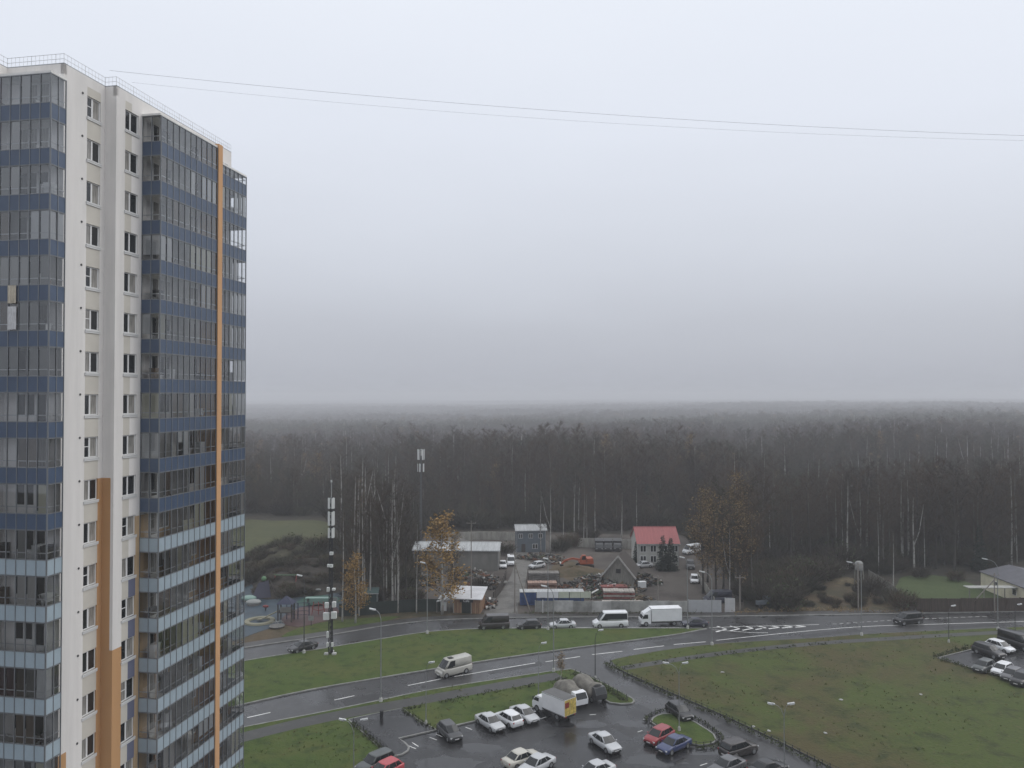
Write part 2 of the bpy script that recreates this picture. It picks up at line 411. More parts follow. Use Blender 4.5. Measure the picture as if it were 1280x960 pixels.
kb = MB()
kerb(kb, NORTH, 0.0, 0.25, 0.0, 0.17)
closed_isl = island
kerb(kb, closed_isl, -0.22, 0.02, 0.0, 0.17, closed=True)
kerb(kb, verge, -0.2, 0.02, 0.0, 0.165, closed=True)
kerb(kb, FIELD_E[1:], -0.02, 0.14, 0.0, 0.15, mi=1); kerb(kb, LANE_R, -0.02, 0.14, 0.0, 0.15, mi=1)
kerb(kb, MED, -0.02, 0.2, 0.0, 0.165, closed=True)
rl = rlot[4:] + rlot[:4]
kerb(kb, rlot[7:] + rlot[:5], -0.02, 0.16, 0.1, 0.25)
kerb(kb, [p for p in pad[:5]], -0.02, 0.12, 0.1, 0.16); kerb(kb, [p for p in pad[11:]] + pad[:1], -0.02, 0.12, 0.1, 0.16)
tag(link('kerb', kb.mesh('kerb', [M_kerb, mat('dark_wet_kerb', (0.085, 0.084, 0.08), .6, var=.3, scale=.8)])), kind='structure')

# painted markings
mk = MB()
def dash(px0, px1, w=0.15, z=0.03):
    a, b = G(*px0, z), G(*px1, z); d = (b - a).normalized(); s = Vector((-d.y, d.x, 0)) * w / 2
    mk.face([a - s, b - s, b + s, a + s])
for a, b in (((309, 897), (338, 890.5)), ((418, 875), (443, 869.5)), ((510, 856.8), (556, 847.6)), ((568, 845.6), (669, 828.6)), ((682, 827.2), (725, 820.6)), ((740, 818.2), (778, 814)), ((792, 811.8), (830, 807.2)), ((842, 805.6), (882, 802.2)), ((225, 918), (262, 909.5))): dash(a, b, 0.2)
def pline(pts, w=0.14, z=0.03):
    l = smooth_line(PX(*pts)); strip(mk, l, -w / 2, w / 2, z)
pline([(895, 800.6), (950, 794.8), (1004, 789.4), (1077, 783.5), (1162, 780.6), (1280, 777), (1400, 773)], 0.18)
pline([(889, 787.2), (940, 791), (960, 791.2)], 0.15)
pline([(886, 785), (925, 783.2), (985, 782), (1024, 780.8)], 0.15)
for k in range(10):
    x = 1041 + k * 8.5; dash((x, 780 - k * 0.55), (x + 5, 779.7 - k * 0.55), 0.14)
for k in range(9):
    x = 1156 + k * 9; dash((x, 773.4 - k * 0.36), (x + 5.5, 773.2 - k * 0.36), 0.14)
for k in range(7):   # chevrons of the hatched wedge
    x = 896 + 16.5 * k; h = 3.6 - 0.42 * k; yc = 786.2 - 0.55 * k
    dash((x, yc - h), (x + 12, yc), 0.36); dash((x + 12, yc + 0.2), (x - 1, yc + h), 0.36)
# island edge line in the upper road
pline([(640, 784.9), (700, 784.5), (780, 784.4), (865, 784.6)], 0.13)
# wheelchair-bay marks and bay ticks on the wet lot
for a, b in (((508, 931), (520, 936)), ((515, 928), (523, 933)), ((537, 921.5), (546, 925)), ((545, 917.5), (553, 921)), ((582, 909), (590, 912)), ((674, 899), (683, 896)), ((737, 893.5), (745, 893)), ((804, 899), (810, 899)), ((797, 915), (803, 913)), ((875, 957), (884, 954))): dash(a, b, 0.12, 0.034)
tag(link('road_marking', mk.mesh('road_marking', M_paint)), kind='structure')

# puddles on the lot and by the lane
M_pud = mat('puddle_water', (0.02, 0.02, 0.021), 0.13, spec=0.5)
pd = MB()
for (px, py, rx, ry, s) in ((548, 918, 1.6, 0.7, 1), (517, 933, 1.4, 0.6, 2), (600, 935, 3, 1.2, 4), (800, 905, 3.0, 1.2, 5), (470, 898, 2.5, 0.8, 6), (820, 950, 4, 1.6, 7), (560, 955, 4, 1.8, 8), (720, 905, 4, 1.4, 9), (880, 940, 3, 1.0, 10)):
    rg = random.Random(s); c = G(px, py); z = 0.1455 if px < 480 else 0.0305
    pts = []
    for k in range(22):
        a = 2 * math.pi * k / 22; q = 0.75 + 0.35 * rg.random()
        pts.append((c.x + rx * q * math.cos(a), c.y + ry * q * math.sin(a), z))
    pd.face(pts)
tag(link('puddle_water', pd.mesh('puddle_water', M_pud)), kind='structure')

# north side: pavement, yard, tracks, meadow, playground rubber
walk = offset_line(NORTH, 0.26) ; walk2 = offset_line(NORTH, 2.6)
mb = MB(); strip(mb, NORTH, 0.25, 2.6, 0.12); tag(link('pavement', mb.mesh('pavement', M_walk)), kind='structure')
def patch(name, pts, z, m, smooth=True):
    l = smooth_line(PX(*pts), 2.0, closed=True) if smooth else PX(*pts)
    return slab(name, l, 0.0, z, m)
patch('verge_ground', [(200, 812), (300, 790), (420, 772), (520, 764), (640, 766), (800, 767), (930, 766), (1100, 765), (1300, 762), (1500, 757)], 0.03, M_scrub) if False else slab('verge_ground', PX((1500, 757), (1300, 762), (1100, 764), (930, 764), (800, 765), (640, 765), (520, 763), (420, 771), (300, 790), (200, 812), (120, 828)) + NORTH[:], 0.0, 0.03, M_scrub)
patch('yard', [(500, 742), (500, 690), (545, 668), (640, 664), (760, 668), (868, 672), (905, 716), (925, 762), (800, 766), (650, 766), (560, 764)], 0.045, M_dirt)
patch('sand_patch', [(690, 712), (700, 702), (724, 703), (748, 714), (740, 728), (712, 726)], 0.05, M_scrub)
patch('dirt_track', [(606, 772), (612, 757), (628, 738), (640, 716), (643, 700), (641, 688), (646, 683), (657, 685), (663, 700), (659, 716), (655, 736), (647, 757), (645, 772)], 0.055, M_gravel)
patch('yard_lane', [(800, 758), (808, 733), (818, 714), (848, 707), (868, 722), (886, 748), (892, 758)], 0.056, M_dirt)
patch('meadow', [(180, 740), (200, 690), (280, 662), (305, 650), (340, 651), (405, 652), (410, 672), (380, 700), (350, 722), (300, 730)], 0.05, M_meadow)
patch('lawn', [(1118, 747), (1122, 730), (1130, 721), (1165, 719), (1200, 725), (1230, 736), (1260, 748), (1200, 752)], 0.05, M_lawn)
patch('scrub_clearing', [(990, 766), (1000, 745), (1015, 724), (1040, 716), (1062, 722), (1082, 738), (1110, 752), (1130, 765), (1060, 767)], 0.05, M_scrub)
patch('playground_surface', [(230, 812), (240, 770), (300, 738), (330, 727), (400, 724), (436, 728), (442, 745), (425, 762), (380, 775), (330, 788), (290, 802)], 0.06, M_teal)
patch('red_play_surface', [(352, 778), (358, 768), (385, 757), (415, 757), (424, 765), (410, 775), (372, 784)], 0.066, M_maroon)
patch('red_swing_surface', [(336, 737), (342, 731), (372, 731), (376, 737), (355, 741)], 0.066, M_maroon)
patch('green_play_surface', [(372, 757), (378, 748), (405, 744), (424, 747), (424, 754), (402, 758)], 0.066, M_greenrub)
patch('grass_patch', [(352, 796), (372, 786), (412, 777), (470, 772), (500, 771), (470, 779), (412, 788), (362, 799)], 0.07, M_grass)
patch('playground_path', [(230, 745), (285, 722), (303, 716), (312, 722), (318, 730), (300, 737), (240, 762)], 0.058, M_walk)

# repaired strips in the roadway, and iron covers
rp = MB(); rg = random.Random(4)
for (px, py, L_, W_, px2, py2) in ((430, 879, 5, 2.2, 470, 871), (610, 841, 9, 1.4, 650, 834), (820, 806, 7, 2.4, 850, 802), (1000, 796, 12, 1.6, 1050, 790), (560, 783, 8, 1.8, 600, 781), (345, 822, 6, 2, 380, 815), (800, 850, 5, 2.6, 830, 866), (900, 905, 6, 2.0, 930, 920), (1180, 785, 10, 1.5, 1230, 782), (640, 925, 5, 3, 670, 918), (770, 905, 4, 2.5, 790, 915)):
    a, b = G(px, py), G(px2, py2); d = (b - a).normalized(); s = Vector((-d.y, d.x, 0)); z = .028 if py < 900 else .0285
    c = [a + s * W_ / 2, a - s * W_ / 2, a - s * W_ / 2 + d * L_, a + s * W_ / 2 + d * L_]
    rp.face([(p.x + rg.uniform(-.15, .15), p.y + rg.uniform(-.15, .15), z) for p in c][::-1])
tag(link('road_patch', rp.mesh('road_patch', ground_mat('patched_asphalt', (0.030, 0.030, 0.031), [((0.045, 0.045, 0.045), 1.2, .45, .7)], rough=.4, bump=.2))), kind='structure')
for k, (px, py, l) in enumerate(((690, 915, 'round iron cover in the car park in front of the white box lorry'), (530, 858, 'round iron cover in the lower road left of the beige van'), (955, 786, 'round iron cover beside the hatched wedge'), (840, 880, 'round iron cover in the access lane above the black hatchback'))):
    tag(link('manhole_cover', MB().disc((0, 0, 0), (0, 0, 1), .38, .03, 16).mesh('manhole_cover', mat('iron_cover', (.06, .06, .06), .5, metal=.5)), None, G(px, py, .035)), l, 'manhole cover')
# ------------------------------------------------------------------ the apartment tower
TH = R(10.1)
TO = Vector((-28.2, 48.4, 0))
tower = thing('apartment_tower', 'tall white apartment tower with blue glazed balconies and orange stripes', 'building', TO, -TH)
def T2W(s, t, z=0): return Vector((TO.x + s * math.cos(TH) + t * math.sin(TH), TO.y - s * math.sin(TH) + t * math.cos(TH), z))
FL = [57.5 - 2.8 * k for k in range(21)]      # floor levels, top first
M_white = mat('wall_white', (0.72, 0.695, 0.665), 0.85, var=0.08, scale=0.8, bump=0.05, stretch=(1, 1, 0.08))
M_beige = mat('wall_beige', (0.56, 0.53, 0.47), 0.85, var=0.06, scale=0.4)
M_orange = mat('wall_orange', (0.50, 0.285, 0.135), 0.85, var=0.07, scale=0.3, stretch=(1, 1, 0.25))
M_tan = mat('wall_tan', (0.50, 0.36, 0.22), 0.85, var=0.06, scale=0.4)
M_slate = mat('wall_slate', (0.14, 0.15, 0.22), 0.85, var=0.06, scale=0.4)
M_pvc = mat('white_frame', (0.72, 0.72, 0.71), 0.4)
M_sill = mat('white_sill', (0.62, 0.62, 0.61), 0.5)
M_metal = mat('grey_metal', (0.32, 0.33, 0.34), 0.45, metal=0.6)
M_rail = mat('galvanised_rail', (0.55, 0.56, 0.57), 0.5, metal=0.2)
M_mull = mat('mullion_grey', (0.22, 0.23, 0.24), 0.4, metal=0.3)
M_roof = mat('roof_felt', (0.12, 0.12, 0.12), 0.9)
M_soffit = mat('balcony_concrete', (0.74, 0.73, 0.70), 0.9, var=0.1, scale=1)
M_blue = mat('dark_blue_panel', (0.060, 0.088, 0.142), 0.28, var=0.1, scale=0.6, spec=0.5)
M_lblue = mat('pale_blue_panel', (0.33, 0.40, 0.445), 0.3, var=0.07, scale=0.6, spec=0.5)
M_glass = glass_mat('balcony_glass', (0.97, 0.975, 0.98), 0.135)
M_dark = mat('dark_room_glass', (0.020, 0.022, 0.024), 0.06, spec=0.6)
M_room = mat('curtained_glass', (0.26, 0.25, 0.23), 0.12, var=0.5, scale=3, stretch=(3, 3, 0.2), spec=0.6)
M_blind = mat('white_blind', (0.62, 0.63, 0.63), 0.6)
M_cream = mat('cream_blind', (0.52, 0.51, 0.40), 0.6)
M_wine = mat('wine_curtain', (0.05, 0.018, 0.022), 0.7)
M_vent = mat('vent_hole', (0.05, 0.05, 0.05), 0.8)

core = [(-.22, 0), (-.22, 3.97), (.63, 3.97), (.63, 18.3), (-20, 18.3), (-20, -1.6), (-4.1, -1.6), (-4.1, 0)]
mb = MB(); mb.prism(core, -0.5, 60.3, 0)
wall = part('wall', mb, [mat('wall_white_inner', (.82, .80, .78), .85, var=.05, scale=.4)], tower)
SEG1W, SEG2W = (2.05, 3.32), (4.65, 6.05)
WZ0, WZ1 = 0.84, 2.21
cl = MB(); mats_cl = [M_white, M_beige, M_orange, M_tan, M_slate]
def col1(s0, s1, t0, t1, zz):
    """a strip of cladding in the pieces zz = [(z0, z1, material)]"""
    for z0, z1, m in zz: cl.box((s0, t0, z0), (s1, t1, z1), m)
TOP = 60.3
col1(-.22, 0, 0, .68, [(-.5, 17.6, 2), (17.6, TOP, 0)])
col1(-.22, 0, .68, 2.05, [(-.5, TOP, 0)])
col1(-.22, 0, 3.32, 3.75, [(-.5, 34.5, 2), (34.5, TOP, 0)])
col1(-.22, .63, 3.75, 3.97, [(-.5, 34.5, 2), (34.5, TOP, 0)])
col1(.63, .85, 3.75, 4.65, [(-.5, 23.0, 2), (23.0, TOP, 0)])
col1(.63, .85, 6.05, 6.5, [(-.5, 31.6, 3), (31.6, TOP, 0)])
col1(.63, .85, 6.5, 18.3, [(-.5, 31.6, 3), (31.6, TOP, 0)])
lev = FL + [-0.5]
z_hi = TOP
for i, f in enumerate(FL):
    a, b = f + WZ1, z_hi                       # spandrel above this window
    cl.box((-.22, 2.05, a), (0, 3.32, b), 1)
    cl.box((.63, 4.65, a), (.85, 5.32, b), 1)
    cl.box((.63, 5.32, a), (.85, 6.05, b), 0 if f > 26.5 else 4)
    z_hi = f + WZ0
cl.box((-.22, 2.05, -.5), (0, 3.32, z_hi), 1); cl.box((.63, 4.65, -.5), (.85, 6.05, z_hi), 4)
part('cladding', cl, mats_cl, tower)
# grey jamb shade comes from depth: the windows sit 0.15 m back
def win_meshes(w, h, tilt):
    f = MB(); d = 0.07; b = 0.07
    f.box((0, 0, 0), (d, b, h)); f.box((0, w - b, 0), (d, w, h)); f.box((0, b, 0), (d, w - b, b)); f.box((0, b, h - b), (d, w - b, h))
    m = w * 0.44
    f.box((0, m - .065, b), (d, m + .065, h - b))
    if tilt == 1: f.box((0.01, b, h * .52), (d - .01, m - .065, h * .52 + .05))
    p = MB(); p.box((.02, b, b), (.035, m - .065, h - b), 0); p.box((.02, m + .065, b), (.035, w - b, h - b), 1)
    s = MB(); s.box((-.02, -.05, -.09), (.24, w + .05, -.0), 0); s.box((.16, -.05, -.2), (.22, w + .05, -.09), 0)
    return f.mesh('frame', M_pvc), p, s.mesh('sill', M_sill)
VW = {}
for w_ in (1, 2):
    w = 1.27 if w_ == 1 else 1.40
    for tl in (0, 1):
        VW[w_, tl] = win_meshes(w, WZ1 - WZ0, tl)
PANE = {}
for w_ in (1, 2):
    for v in range(3):
        PANE[w_, v] = VW[w_, 0][1].mesh('pane', [(M_dark, M_room), (M_dark, M_dark), (M_room, M_dark)][v])
rg = random.Random(3)
for w_, s_, t_ in ((1, -.16, SEG1W[0]), (2, .69, SEG2W[0])):
    for f in FL:
        tl = 1 if rg.random() < .3 else 0
        wo = link('window', VW[w_, tl][0], tower, (s_, t_, f + WZ0))
        link('pane', PANE[w_, rg.choice((0, 0, 1, 2))], wo); link('sill', VW[w_, tl][2], wo)
vm = MB().disc((0, 0, 0), (1, 0, 0), .075, .05, 8).mesh('air_vent', M_vent)
for f in FL: link('air_vent', vm, tower, (.012, 1.62, f + 2.2))
# roof: parapet, railing
pr = MB()
out = [(-20, -1.6), (-4.1, -1.6), (-4.1, 0), (0, 0), (0, 3.75), (.85, 3.75), (.85, 14.1), (.85, 18.3)]
def walls(mb, path, th, z0, z1, mi=0):
    for a, b in zip(path, path[1:]):
        d = (Vector(b) - Vector(a)).normalized(); nrm = Vector((-d.y, d.x)) * th
        mb.prism([a, b, (b[0] + nrm.x, b[1] + nrm.y), (a[0] + nrm.x, a[1] + nrm.y)], z0, z1, mi)
pr = MB(); walls(pr, out, .25, 60.3, 60.94, 0); walls(pr, [(p[0] + .001, p[1]) for p in out], .30, 60.94, 61.0, 1)
part('parapet', pr, [M_white, M_metal], tower)
rl = MB()
for a, b in zip(out, out[1:]):
    a = Vector((a[0] - .1, a[1] + .1, 0)); b = Vector((b[0] - .1, b[1] + .1, 0)); L_ = (b - a).length
    k = max(1, round(L_ / .30))
    for q in range(k + 1):
        p = a.lerp(b, q / k); th = .012 if q % 6 else .022
        rl.box((p.x - th / 2, p.y - th / 2, 61.0), (p.x + th / 2, p.y + th / 2, 61.64))
    for z in (61.62, 61.3): rl.beam((a.x, a.y, z), (b.x, b.y, z), .02)
part('roof_railing', rl, [M_rail], tower)
part('roof', MB().prism([(-19.7, -1.3), (-4.4, -1.3), (-4.4, .3), (-.3, .3), (-.3, 4.05), (.55, 4.05), (.55, 18.0), (-19.7, 18.0)], 60.3, 60.36), [M_roof], tower)
pb = MB().box((.85, 13.72, -.5), (2.42, 14.32, 60.15), 0)
part('pilaster', pb, [mat('pilaster_orange', (.57, .325, .165), .85, var=.05, scale=.3)], tower)
mb = MB(); mb.box((-9, 8, 60.3), (-3, 15, 62.9)); part('lift_house', mb, [M_white], tower)

# balconies: slab, parapet panels, mullions, glass, rail, doors, blinds
def seg_iter(path, step):
    for a, b in zip(path, path[1:]):
        a, b = Vector(a), Vector(b); n_ = max(1, round((b - a).length / step))
        yield a, b, n_
BAYS = {
 'front': dict(path=[(-4.08, -1.25), (.15, -1.25), (.15, -.01)], back=[(-4.08, 0), (.15, 0)], step=.72, doors=[(-3.15, 0, 'm')]),
 'long': dict(path=[(.86, 6.5), (2.3, 6.5), (2.3, 13.71)], back=[(.85, 6.5), (.85, 13.71)], step=.72, doors=[(.85, 7.6, 'y'), (.85, 11.2, 'y')]),
 'end': dict(path=[(2.3, 14.33), (2.3, 18.2), (.86, 18.2)], back=[(.85, 14.33), (.85, 18.2)], step=.62, doors=[(.85, 15.6, 'y')]),
}
def bay_meshes(B, top):
    path = B['path']; back = B['back']; H1 = 2.34
    H1 = 1.22 if (top and B is BAYS['end']) else H1
    poly = [tuple(p) for p in path] + [tuple(p) for p in back[::-1]]
    sl = MB(); ins = []
    cx = sum(p[0] for p in poly) / len(poly); cyy = sum(p[1] for p in poly) / len(poly)
    pin = [(cx + (p[0] - cx) * .985, cyy + (p[1] - cyy) * .985) for p in poly]
    sl.prism(pin, -.2, 0)
    if top: sl.prism([(cx + (p[0] - cx) * 1.02, cyy + (p[1] - cyy) * 1.04) for p in poly], H1, H1 + .14)
    if B is BAYS['long']: sl.box((.86, 10.04, 0), (2.22, 10.16, 2.6))
    pa, fr, gl, ra = MB(), MB(), MB(), MB()
    for a, b, n_ in seg_iter(path, B['step']):
        d = (b - a); u_ = d.normalized(); nm = Vector((u_.y, -u_.x))
        ang = math.atan2(u_.y, u_.x); Mz = Matrix.Rotation(ang, 3, 'Z')
        for k in range(n_):
            p = a + d * (k / n_); q = a + d * ((k + 1) / n_); c = (p + q) / 2; L_ = (q - p).length
            pa.rbox((c.x, c.y, .02), (L_ - .035, .04, .94), Mz)
            gl.face([(p.x, p.y, .5), (q.x, q.y, .5), (q.x, q.y, H1), (p.x, p.y, H1)])
        for k in range(n_ + 1):
            p = a + d * (k / n_)
            if k in (0, n_) and (p - Vector(path[1])).length > .01 and False: continue
            fr.rbox((p.x + nm.x * .015, p.y + nm.y * .015, (H1 - .46) / 2), (.045, .07, H1 + .46), Mz)
        c = (a + b) / 2
        for z, h in ((.515, .05), (H1 - .03, .06), (-.46, .04)): fr.rbox((c.x, c.y, z), (d.length, .07, h), Mz)
        ra.rbox((c.x - nm.x * .06, c.y - nm.y * .06, .92), (d.length - .1, .04, .06), Mz)
    dr = MB()
    for x, y, ax in B['doors']:
        def bx(o0, o1, a0, a1, z0, z1, mi):
            if ax == 'm': dr.box((x + 2.2 - a1, y - o1, z0), (x + 2.2 - a0, y - o0, z1), mi)
            elif ax == 'x': dr.box((x + a0, y - o1, z0), (x + a1, y - o0, z1), mi)
            else: dr.box((x + o0, y + a0, z0), (x + o1, y + a1, z1), mi)
        bx(.001, .02, 0, .8, .04, 2.2, 1); bx(.001, .02, .9, 2.2, .85, 2.2, 1)
        for a0, a1, z0, z1 in ((0, .08, 0, 2.25), (.76, .92, 0, 2.25), (2.14, 2.22, .8, 2.25), (0, 2.2, 2.2, 2.28), (.9, 2.2, .78, .86), (1.5, 1.58, .85, 2.2), (0, .8, .0, .5)): bx(.002, .045, a0, a1, z0, z1, 0)
    return sl, pa, fr, gl, ra, dr
for bn, B in BAYS.items():
    for top in (0, 1):
        sl, pa, fr, gl, ra, dr = bay_meshes(B, top)
        B['m', top] = dict(slab=sl.mesh('balcony', M_soffit), fr=fr.mesh('frame', M_mull), gl=gl.mesh('glazing', M_glass), ra=ra.mesh('handrail', M_rail),
                           dk=pa.mesh('panel', M_blue), lt=pa.mesh('panel', M_lblue), dr=dr.mesh('balcony_door', [M_pvc, M_dark]), dr2=dr.mesh('balcony_door', [M_pvc, M_room]))
def blind_mesh(bay, picks):
    """picks: (segment, panel from, panel to, z0, z1, material index)"""
    mb = MB(); B = BAYS[bay]; segs = list(seg_iter(B['path'], B['step']))
    for sg, k0, k1, z0, z1, mi in picks:
        a, b, n_ = segs[sg]; d = b - a; u_ = d.normalized(); nm = Vector((u_.y, -u_.x))
        for k in range(k0, k1 + 1):
            if k >= n_: continue
            p = a + d * ((k + .06) / n_) - nm * .06; q = a + d * ((k + .94) / n_) - nm * .06
            mb.face([(p.x, p.y, z0), (q.x, q.y, z0), (q.x, q.y, z1), (p.x, p.y, z1)], mi)
    return mb
BL = {('long', 1): [(1, 5, 5, .55, 2.3, 0), (1, 7, 9, .55, 2.3, 0)], ('long', 3): [(0, 0, 1, .9, 2.3, 0), (1, 0, 1, .55, 2.3, 0), (1, 5, 8, .55, 2.3, 1)],
      ('long', 5): [(0, 0, 0, .9, 2.3, 0)], ('long', 7): [(0, 0, 1, .55, 2.3, 1)], ('long', 8): [(0, 0, 1, .55, 2.3, 0), (1, 0, 0, .55, 2.3, 0), (1, 1, 3, 1.5, 2.3, 0), (1, 4, 4, .55, 2.3, 0)],
      ('long', 11): [(1, 3, 3, .55, 2.3, 0)], ('front', 3): [(0, 4, 5, .55, 2.3, 0), (1, 0, 1, .55, 2.3, 0)], ('front', 13): [(0, 0, 2, .55, 2.3, 2), (0, 3, 5, .55, 2.3, 0), (1, 0, 0, .55, 2.3, 0)],
      ('end', 1): [(0, 3, 5, .55, 2.3, 0)], ('end', 4): [(0, 3, 5, .55, 2.3, 0)], ('end', 5): [(0, 3, 5, .55, 2.3, 0)], ('end', 6): [(0, 3, 5, .6, 2.3, 0)], ('end', 7): [(0, 3, 5, .6, 2.3, 0)], 
      ('front', 15): [(1, 0, 1, .55, 1.1, 1)], ('front', 8): [(0, 3, 3, .55, 2.3, 0)], ('long', 16): [(1, 7, 9, 1.2, 2.3, 0)], ('long', 10): [(1, 4, 5, .55, 1.3, 1)]}
rg = random.Random(11)
for bn, B in BAYS.items():
    for i, f in enumerate(FL):
        t_ = 1 if i == 0 else 0; Mm = B['m', t_]; dk = i < 10
        zz = f - (0.95 if (bn == 'end' and i == 0) else 0)*0
        bo = link('balcony', Mm['slab'], tower, (0, 0, zz))
        bo['label'] = 'dark blue panelled balcony' if dk else 'pale blue panelled balcony'
        for nm_, k in (('panel', 'dk' if dk else 'lt'), ('frame', 'fr'), ('glazing', 'gl'), ('handrail', 'ra'), ('balcony_door', rg.choice(('dr', 'dr2')))): link(nm_, Mm[k], bo)
        picks = list(BL.get((bn, i), []))
        for _r in range(0 if (bn == 'end' and i == 0) else rg.choice((0, 1, 1, 2, 3))):
            sg = 1 if bn == 'long' else 0
            k0 = rg.randrange(0, 8); picks.append((sg, k0, k0 + rg.randrange(0, 2), .55, 2.3, rg.choice((3, 3, 4, 1, 5, 5, 5))))
        if picks:
            bm_ = blind_mesh(bn, picks)
            if bm_.f: link('blind', bm_.mesh('blind', [M_blind, M_cream, M_wine, mat('grey_curtain', (.22, .22, .21), .8), mat('brown_curtain', (.13, .10, .075), .8), mat('pale_curtain', (.44, .43, .41), .8)]), bo)
# blankets hung out over the front bay's glass
M_sheet = mat('hung_sheet', (0.52, 0.47, 0.38), .9, var=.12, scale=3)
M_sheet2 = mat('hung_white_sheet', (0.60, 0.60, 0.60), .9, var=.12, scale=3)
def hung(name, label, s0, s1, z0, z1, m, seed):
    mb = MB(); nn = 10; rg = random.Random(seed); cols = []
    for k in range(nn + 1):
        s = s0 + (s1 - s0) * k / nn; off = .05 * math.sin(k * 1.9) ; cols.append((s, off))
    for side, dd in ((0, 0), (1, -.03)):
        for k in range(nn):
            (a, oa), (b, ob) = cols[k], cols[k + 1]
            mb.face([(a, -1.36 + oa + dd, z0 + rg.uniform(0, .06)), (b, -1.36 + ob + dd, z0 + rg.uniform(0, .06)), (b, -1.36 + ob * .3 + dd, z1), (a, -1.36 + oa * .3 + dd, z1)])
    o = link(name, mb.mesh(name, m, True), None, TO, -TH); tag(o, label, 'blanket')
hung('hung_blanket', 'cream blanket hung out over a dark blue balcony panel', -2.62, -2.05, FL[4] - .62, FL[4] + .5, M_sheet, 1)
hung('hung_sheet', 'white sheet hanging in folds below the cream blanket', -2.62, -2.02, FL[5] + .55, FL[5] + 2.0, M_sheet2, 2)

# household goods kept on the balconies, each a thing of its own
GOODS = {'white': M_blind, 'brown': mat('brown_box', (.16, .11, .07), .8), 'grey': mat('grey_box', (.25, .25, .25), .7), 'dark': mat('dark_box', (.04, .04, .042), .7)}
def good(kind, colr, s, t, f, bay):
    mb = MB(); m = GOODS[colr]
    if kind == 'cabinet':
        mb.box((-.2, -.35, .02), (.2, .35, 1.25), 0); mb.box((.2, -.33, .06), (.215, -.01, 1.2), 0); mb.box((.2, .01, .06), (.215, .33, 1.2), 0); mb.box((-.22, -.37, 1.25), (.22, .37, 1.29), 0)
    elif kind == 'drying_rack':
        for y in (-.5, .5): mb.beam((-.25, y, .02), (.25, y, 1.1), .03); mb.beam((.25, y, .02), (-.25, y, 1.1), .03)
        for q in range(7): mb.beam((-.3 + q * .1, -.5, 1.1), (-.3 + q * .1, .5, 1.1), .015)
        for q in (1, 3, 4): mb.box((-.31 + q * .1, -.35, .6), (-.29 + q * .1, .15 + .05 * q, 1.12))
    else:
        mb.box((-.22, -.22, .44), (.22, .22, .49)); mb.box((-.22, -.22, .49), (-.18, .22, .95))
        for x in (-.2, .17):
            for y in (-.2, .17): mb.box((x, y, .02), (x + .03, y + .03, .44))
    o = link('balcony_' + kind, mb.mesh('balcony_' + kind, m), None, T2W(s, t, f), -TH)
    tag(o, colr + ' ' + kind.replace('_', ' ') + ' standing behind the glass of ' + {'front': 'a balcony on the near corner', 'long': 'a balcony left of the orange pilaster', 'end': 'a balcony right of the orange pilaster'}[bay], kind.replace('_', ' '), 'household goods on the balconies')
rg = random.Random(21)
for i, f in enumerate(FL[:20]):
    for bay, pos in (('front', [(-3.7, -.4), (-1.1, -.45), (-.4, -.6)]), ('long', [(1.5, 7.3), (1.2, 9.2), (1.6, 11.0), (1.4, 12.9)]), ('end', [(1.5, 15.2), (1.3, 17.4)])):
        if bay == 'end' and i == 0: continue
        for s_, t_ in pos:
            if rg.random() < .5: good(rg.choice(('cabinet', 'cabinet', 'drying_rack', 'chair')), rg.choice(('white', 'brown', 'grey', 'dark', 'white')), s_, t_ + rg.uniform(-.2, .2), f, bay)
# ------------------------------------------------------------------ vehicles
M_tyre = mat('tyre_rubber', (0.015, 0.015, 0.015), .8)
M_rim = mat('wheel_rim', (0.35, 0.36, 0.37), .35, metal=.7)
M_carglass = mat('car_glass', (0.016, 0.019, 0.021), .08, spec=.45)
M_trim = mat('black_trim', (0.018, 0.018, 0.018), .5)
M_lamp = mat('headlamp', (0.55, 0.56, 0.56), .12, spec=.7)
M_tail = mat('tail_lamp', (0.30, 0.015, 0.012), .2, spec=.6)
M_plate = mat('number_plate', (0.65, 0.65, 0.64), .4)
PAINT = {'silver': (0.47, 0.48, 0.49), 'white': (0.72, 0.73, 0.74), 'darkgrey': (0.045, 0.046, 0.048), 'black': (0.009, 0.009, 0.010), 'red': (0.26, 0.022, 0.028), 'blue': (0.035, 0.05, 0.125),
         'graphite': (0.10, 0.10, 0.105), 'beige': (0.42, 0.41, 0.37), 'cream': (0.50, 0.48, 0.42), 'navy': (0.02, 0.022, 0.04), 'greygreen': (0.06, 0.068, 0.066), 'brightred': (0.42, 0.05, 0.06), 'brown': (0.028, 0.023, 0.021)}
def paint(c):
    return mat('paint_' + c, PAINT[c], .3, var=.05, scale=.8, spec=.5, coat=.3)
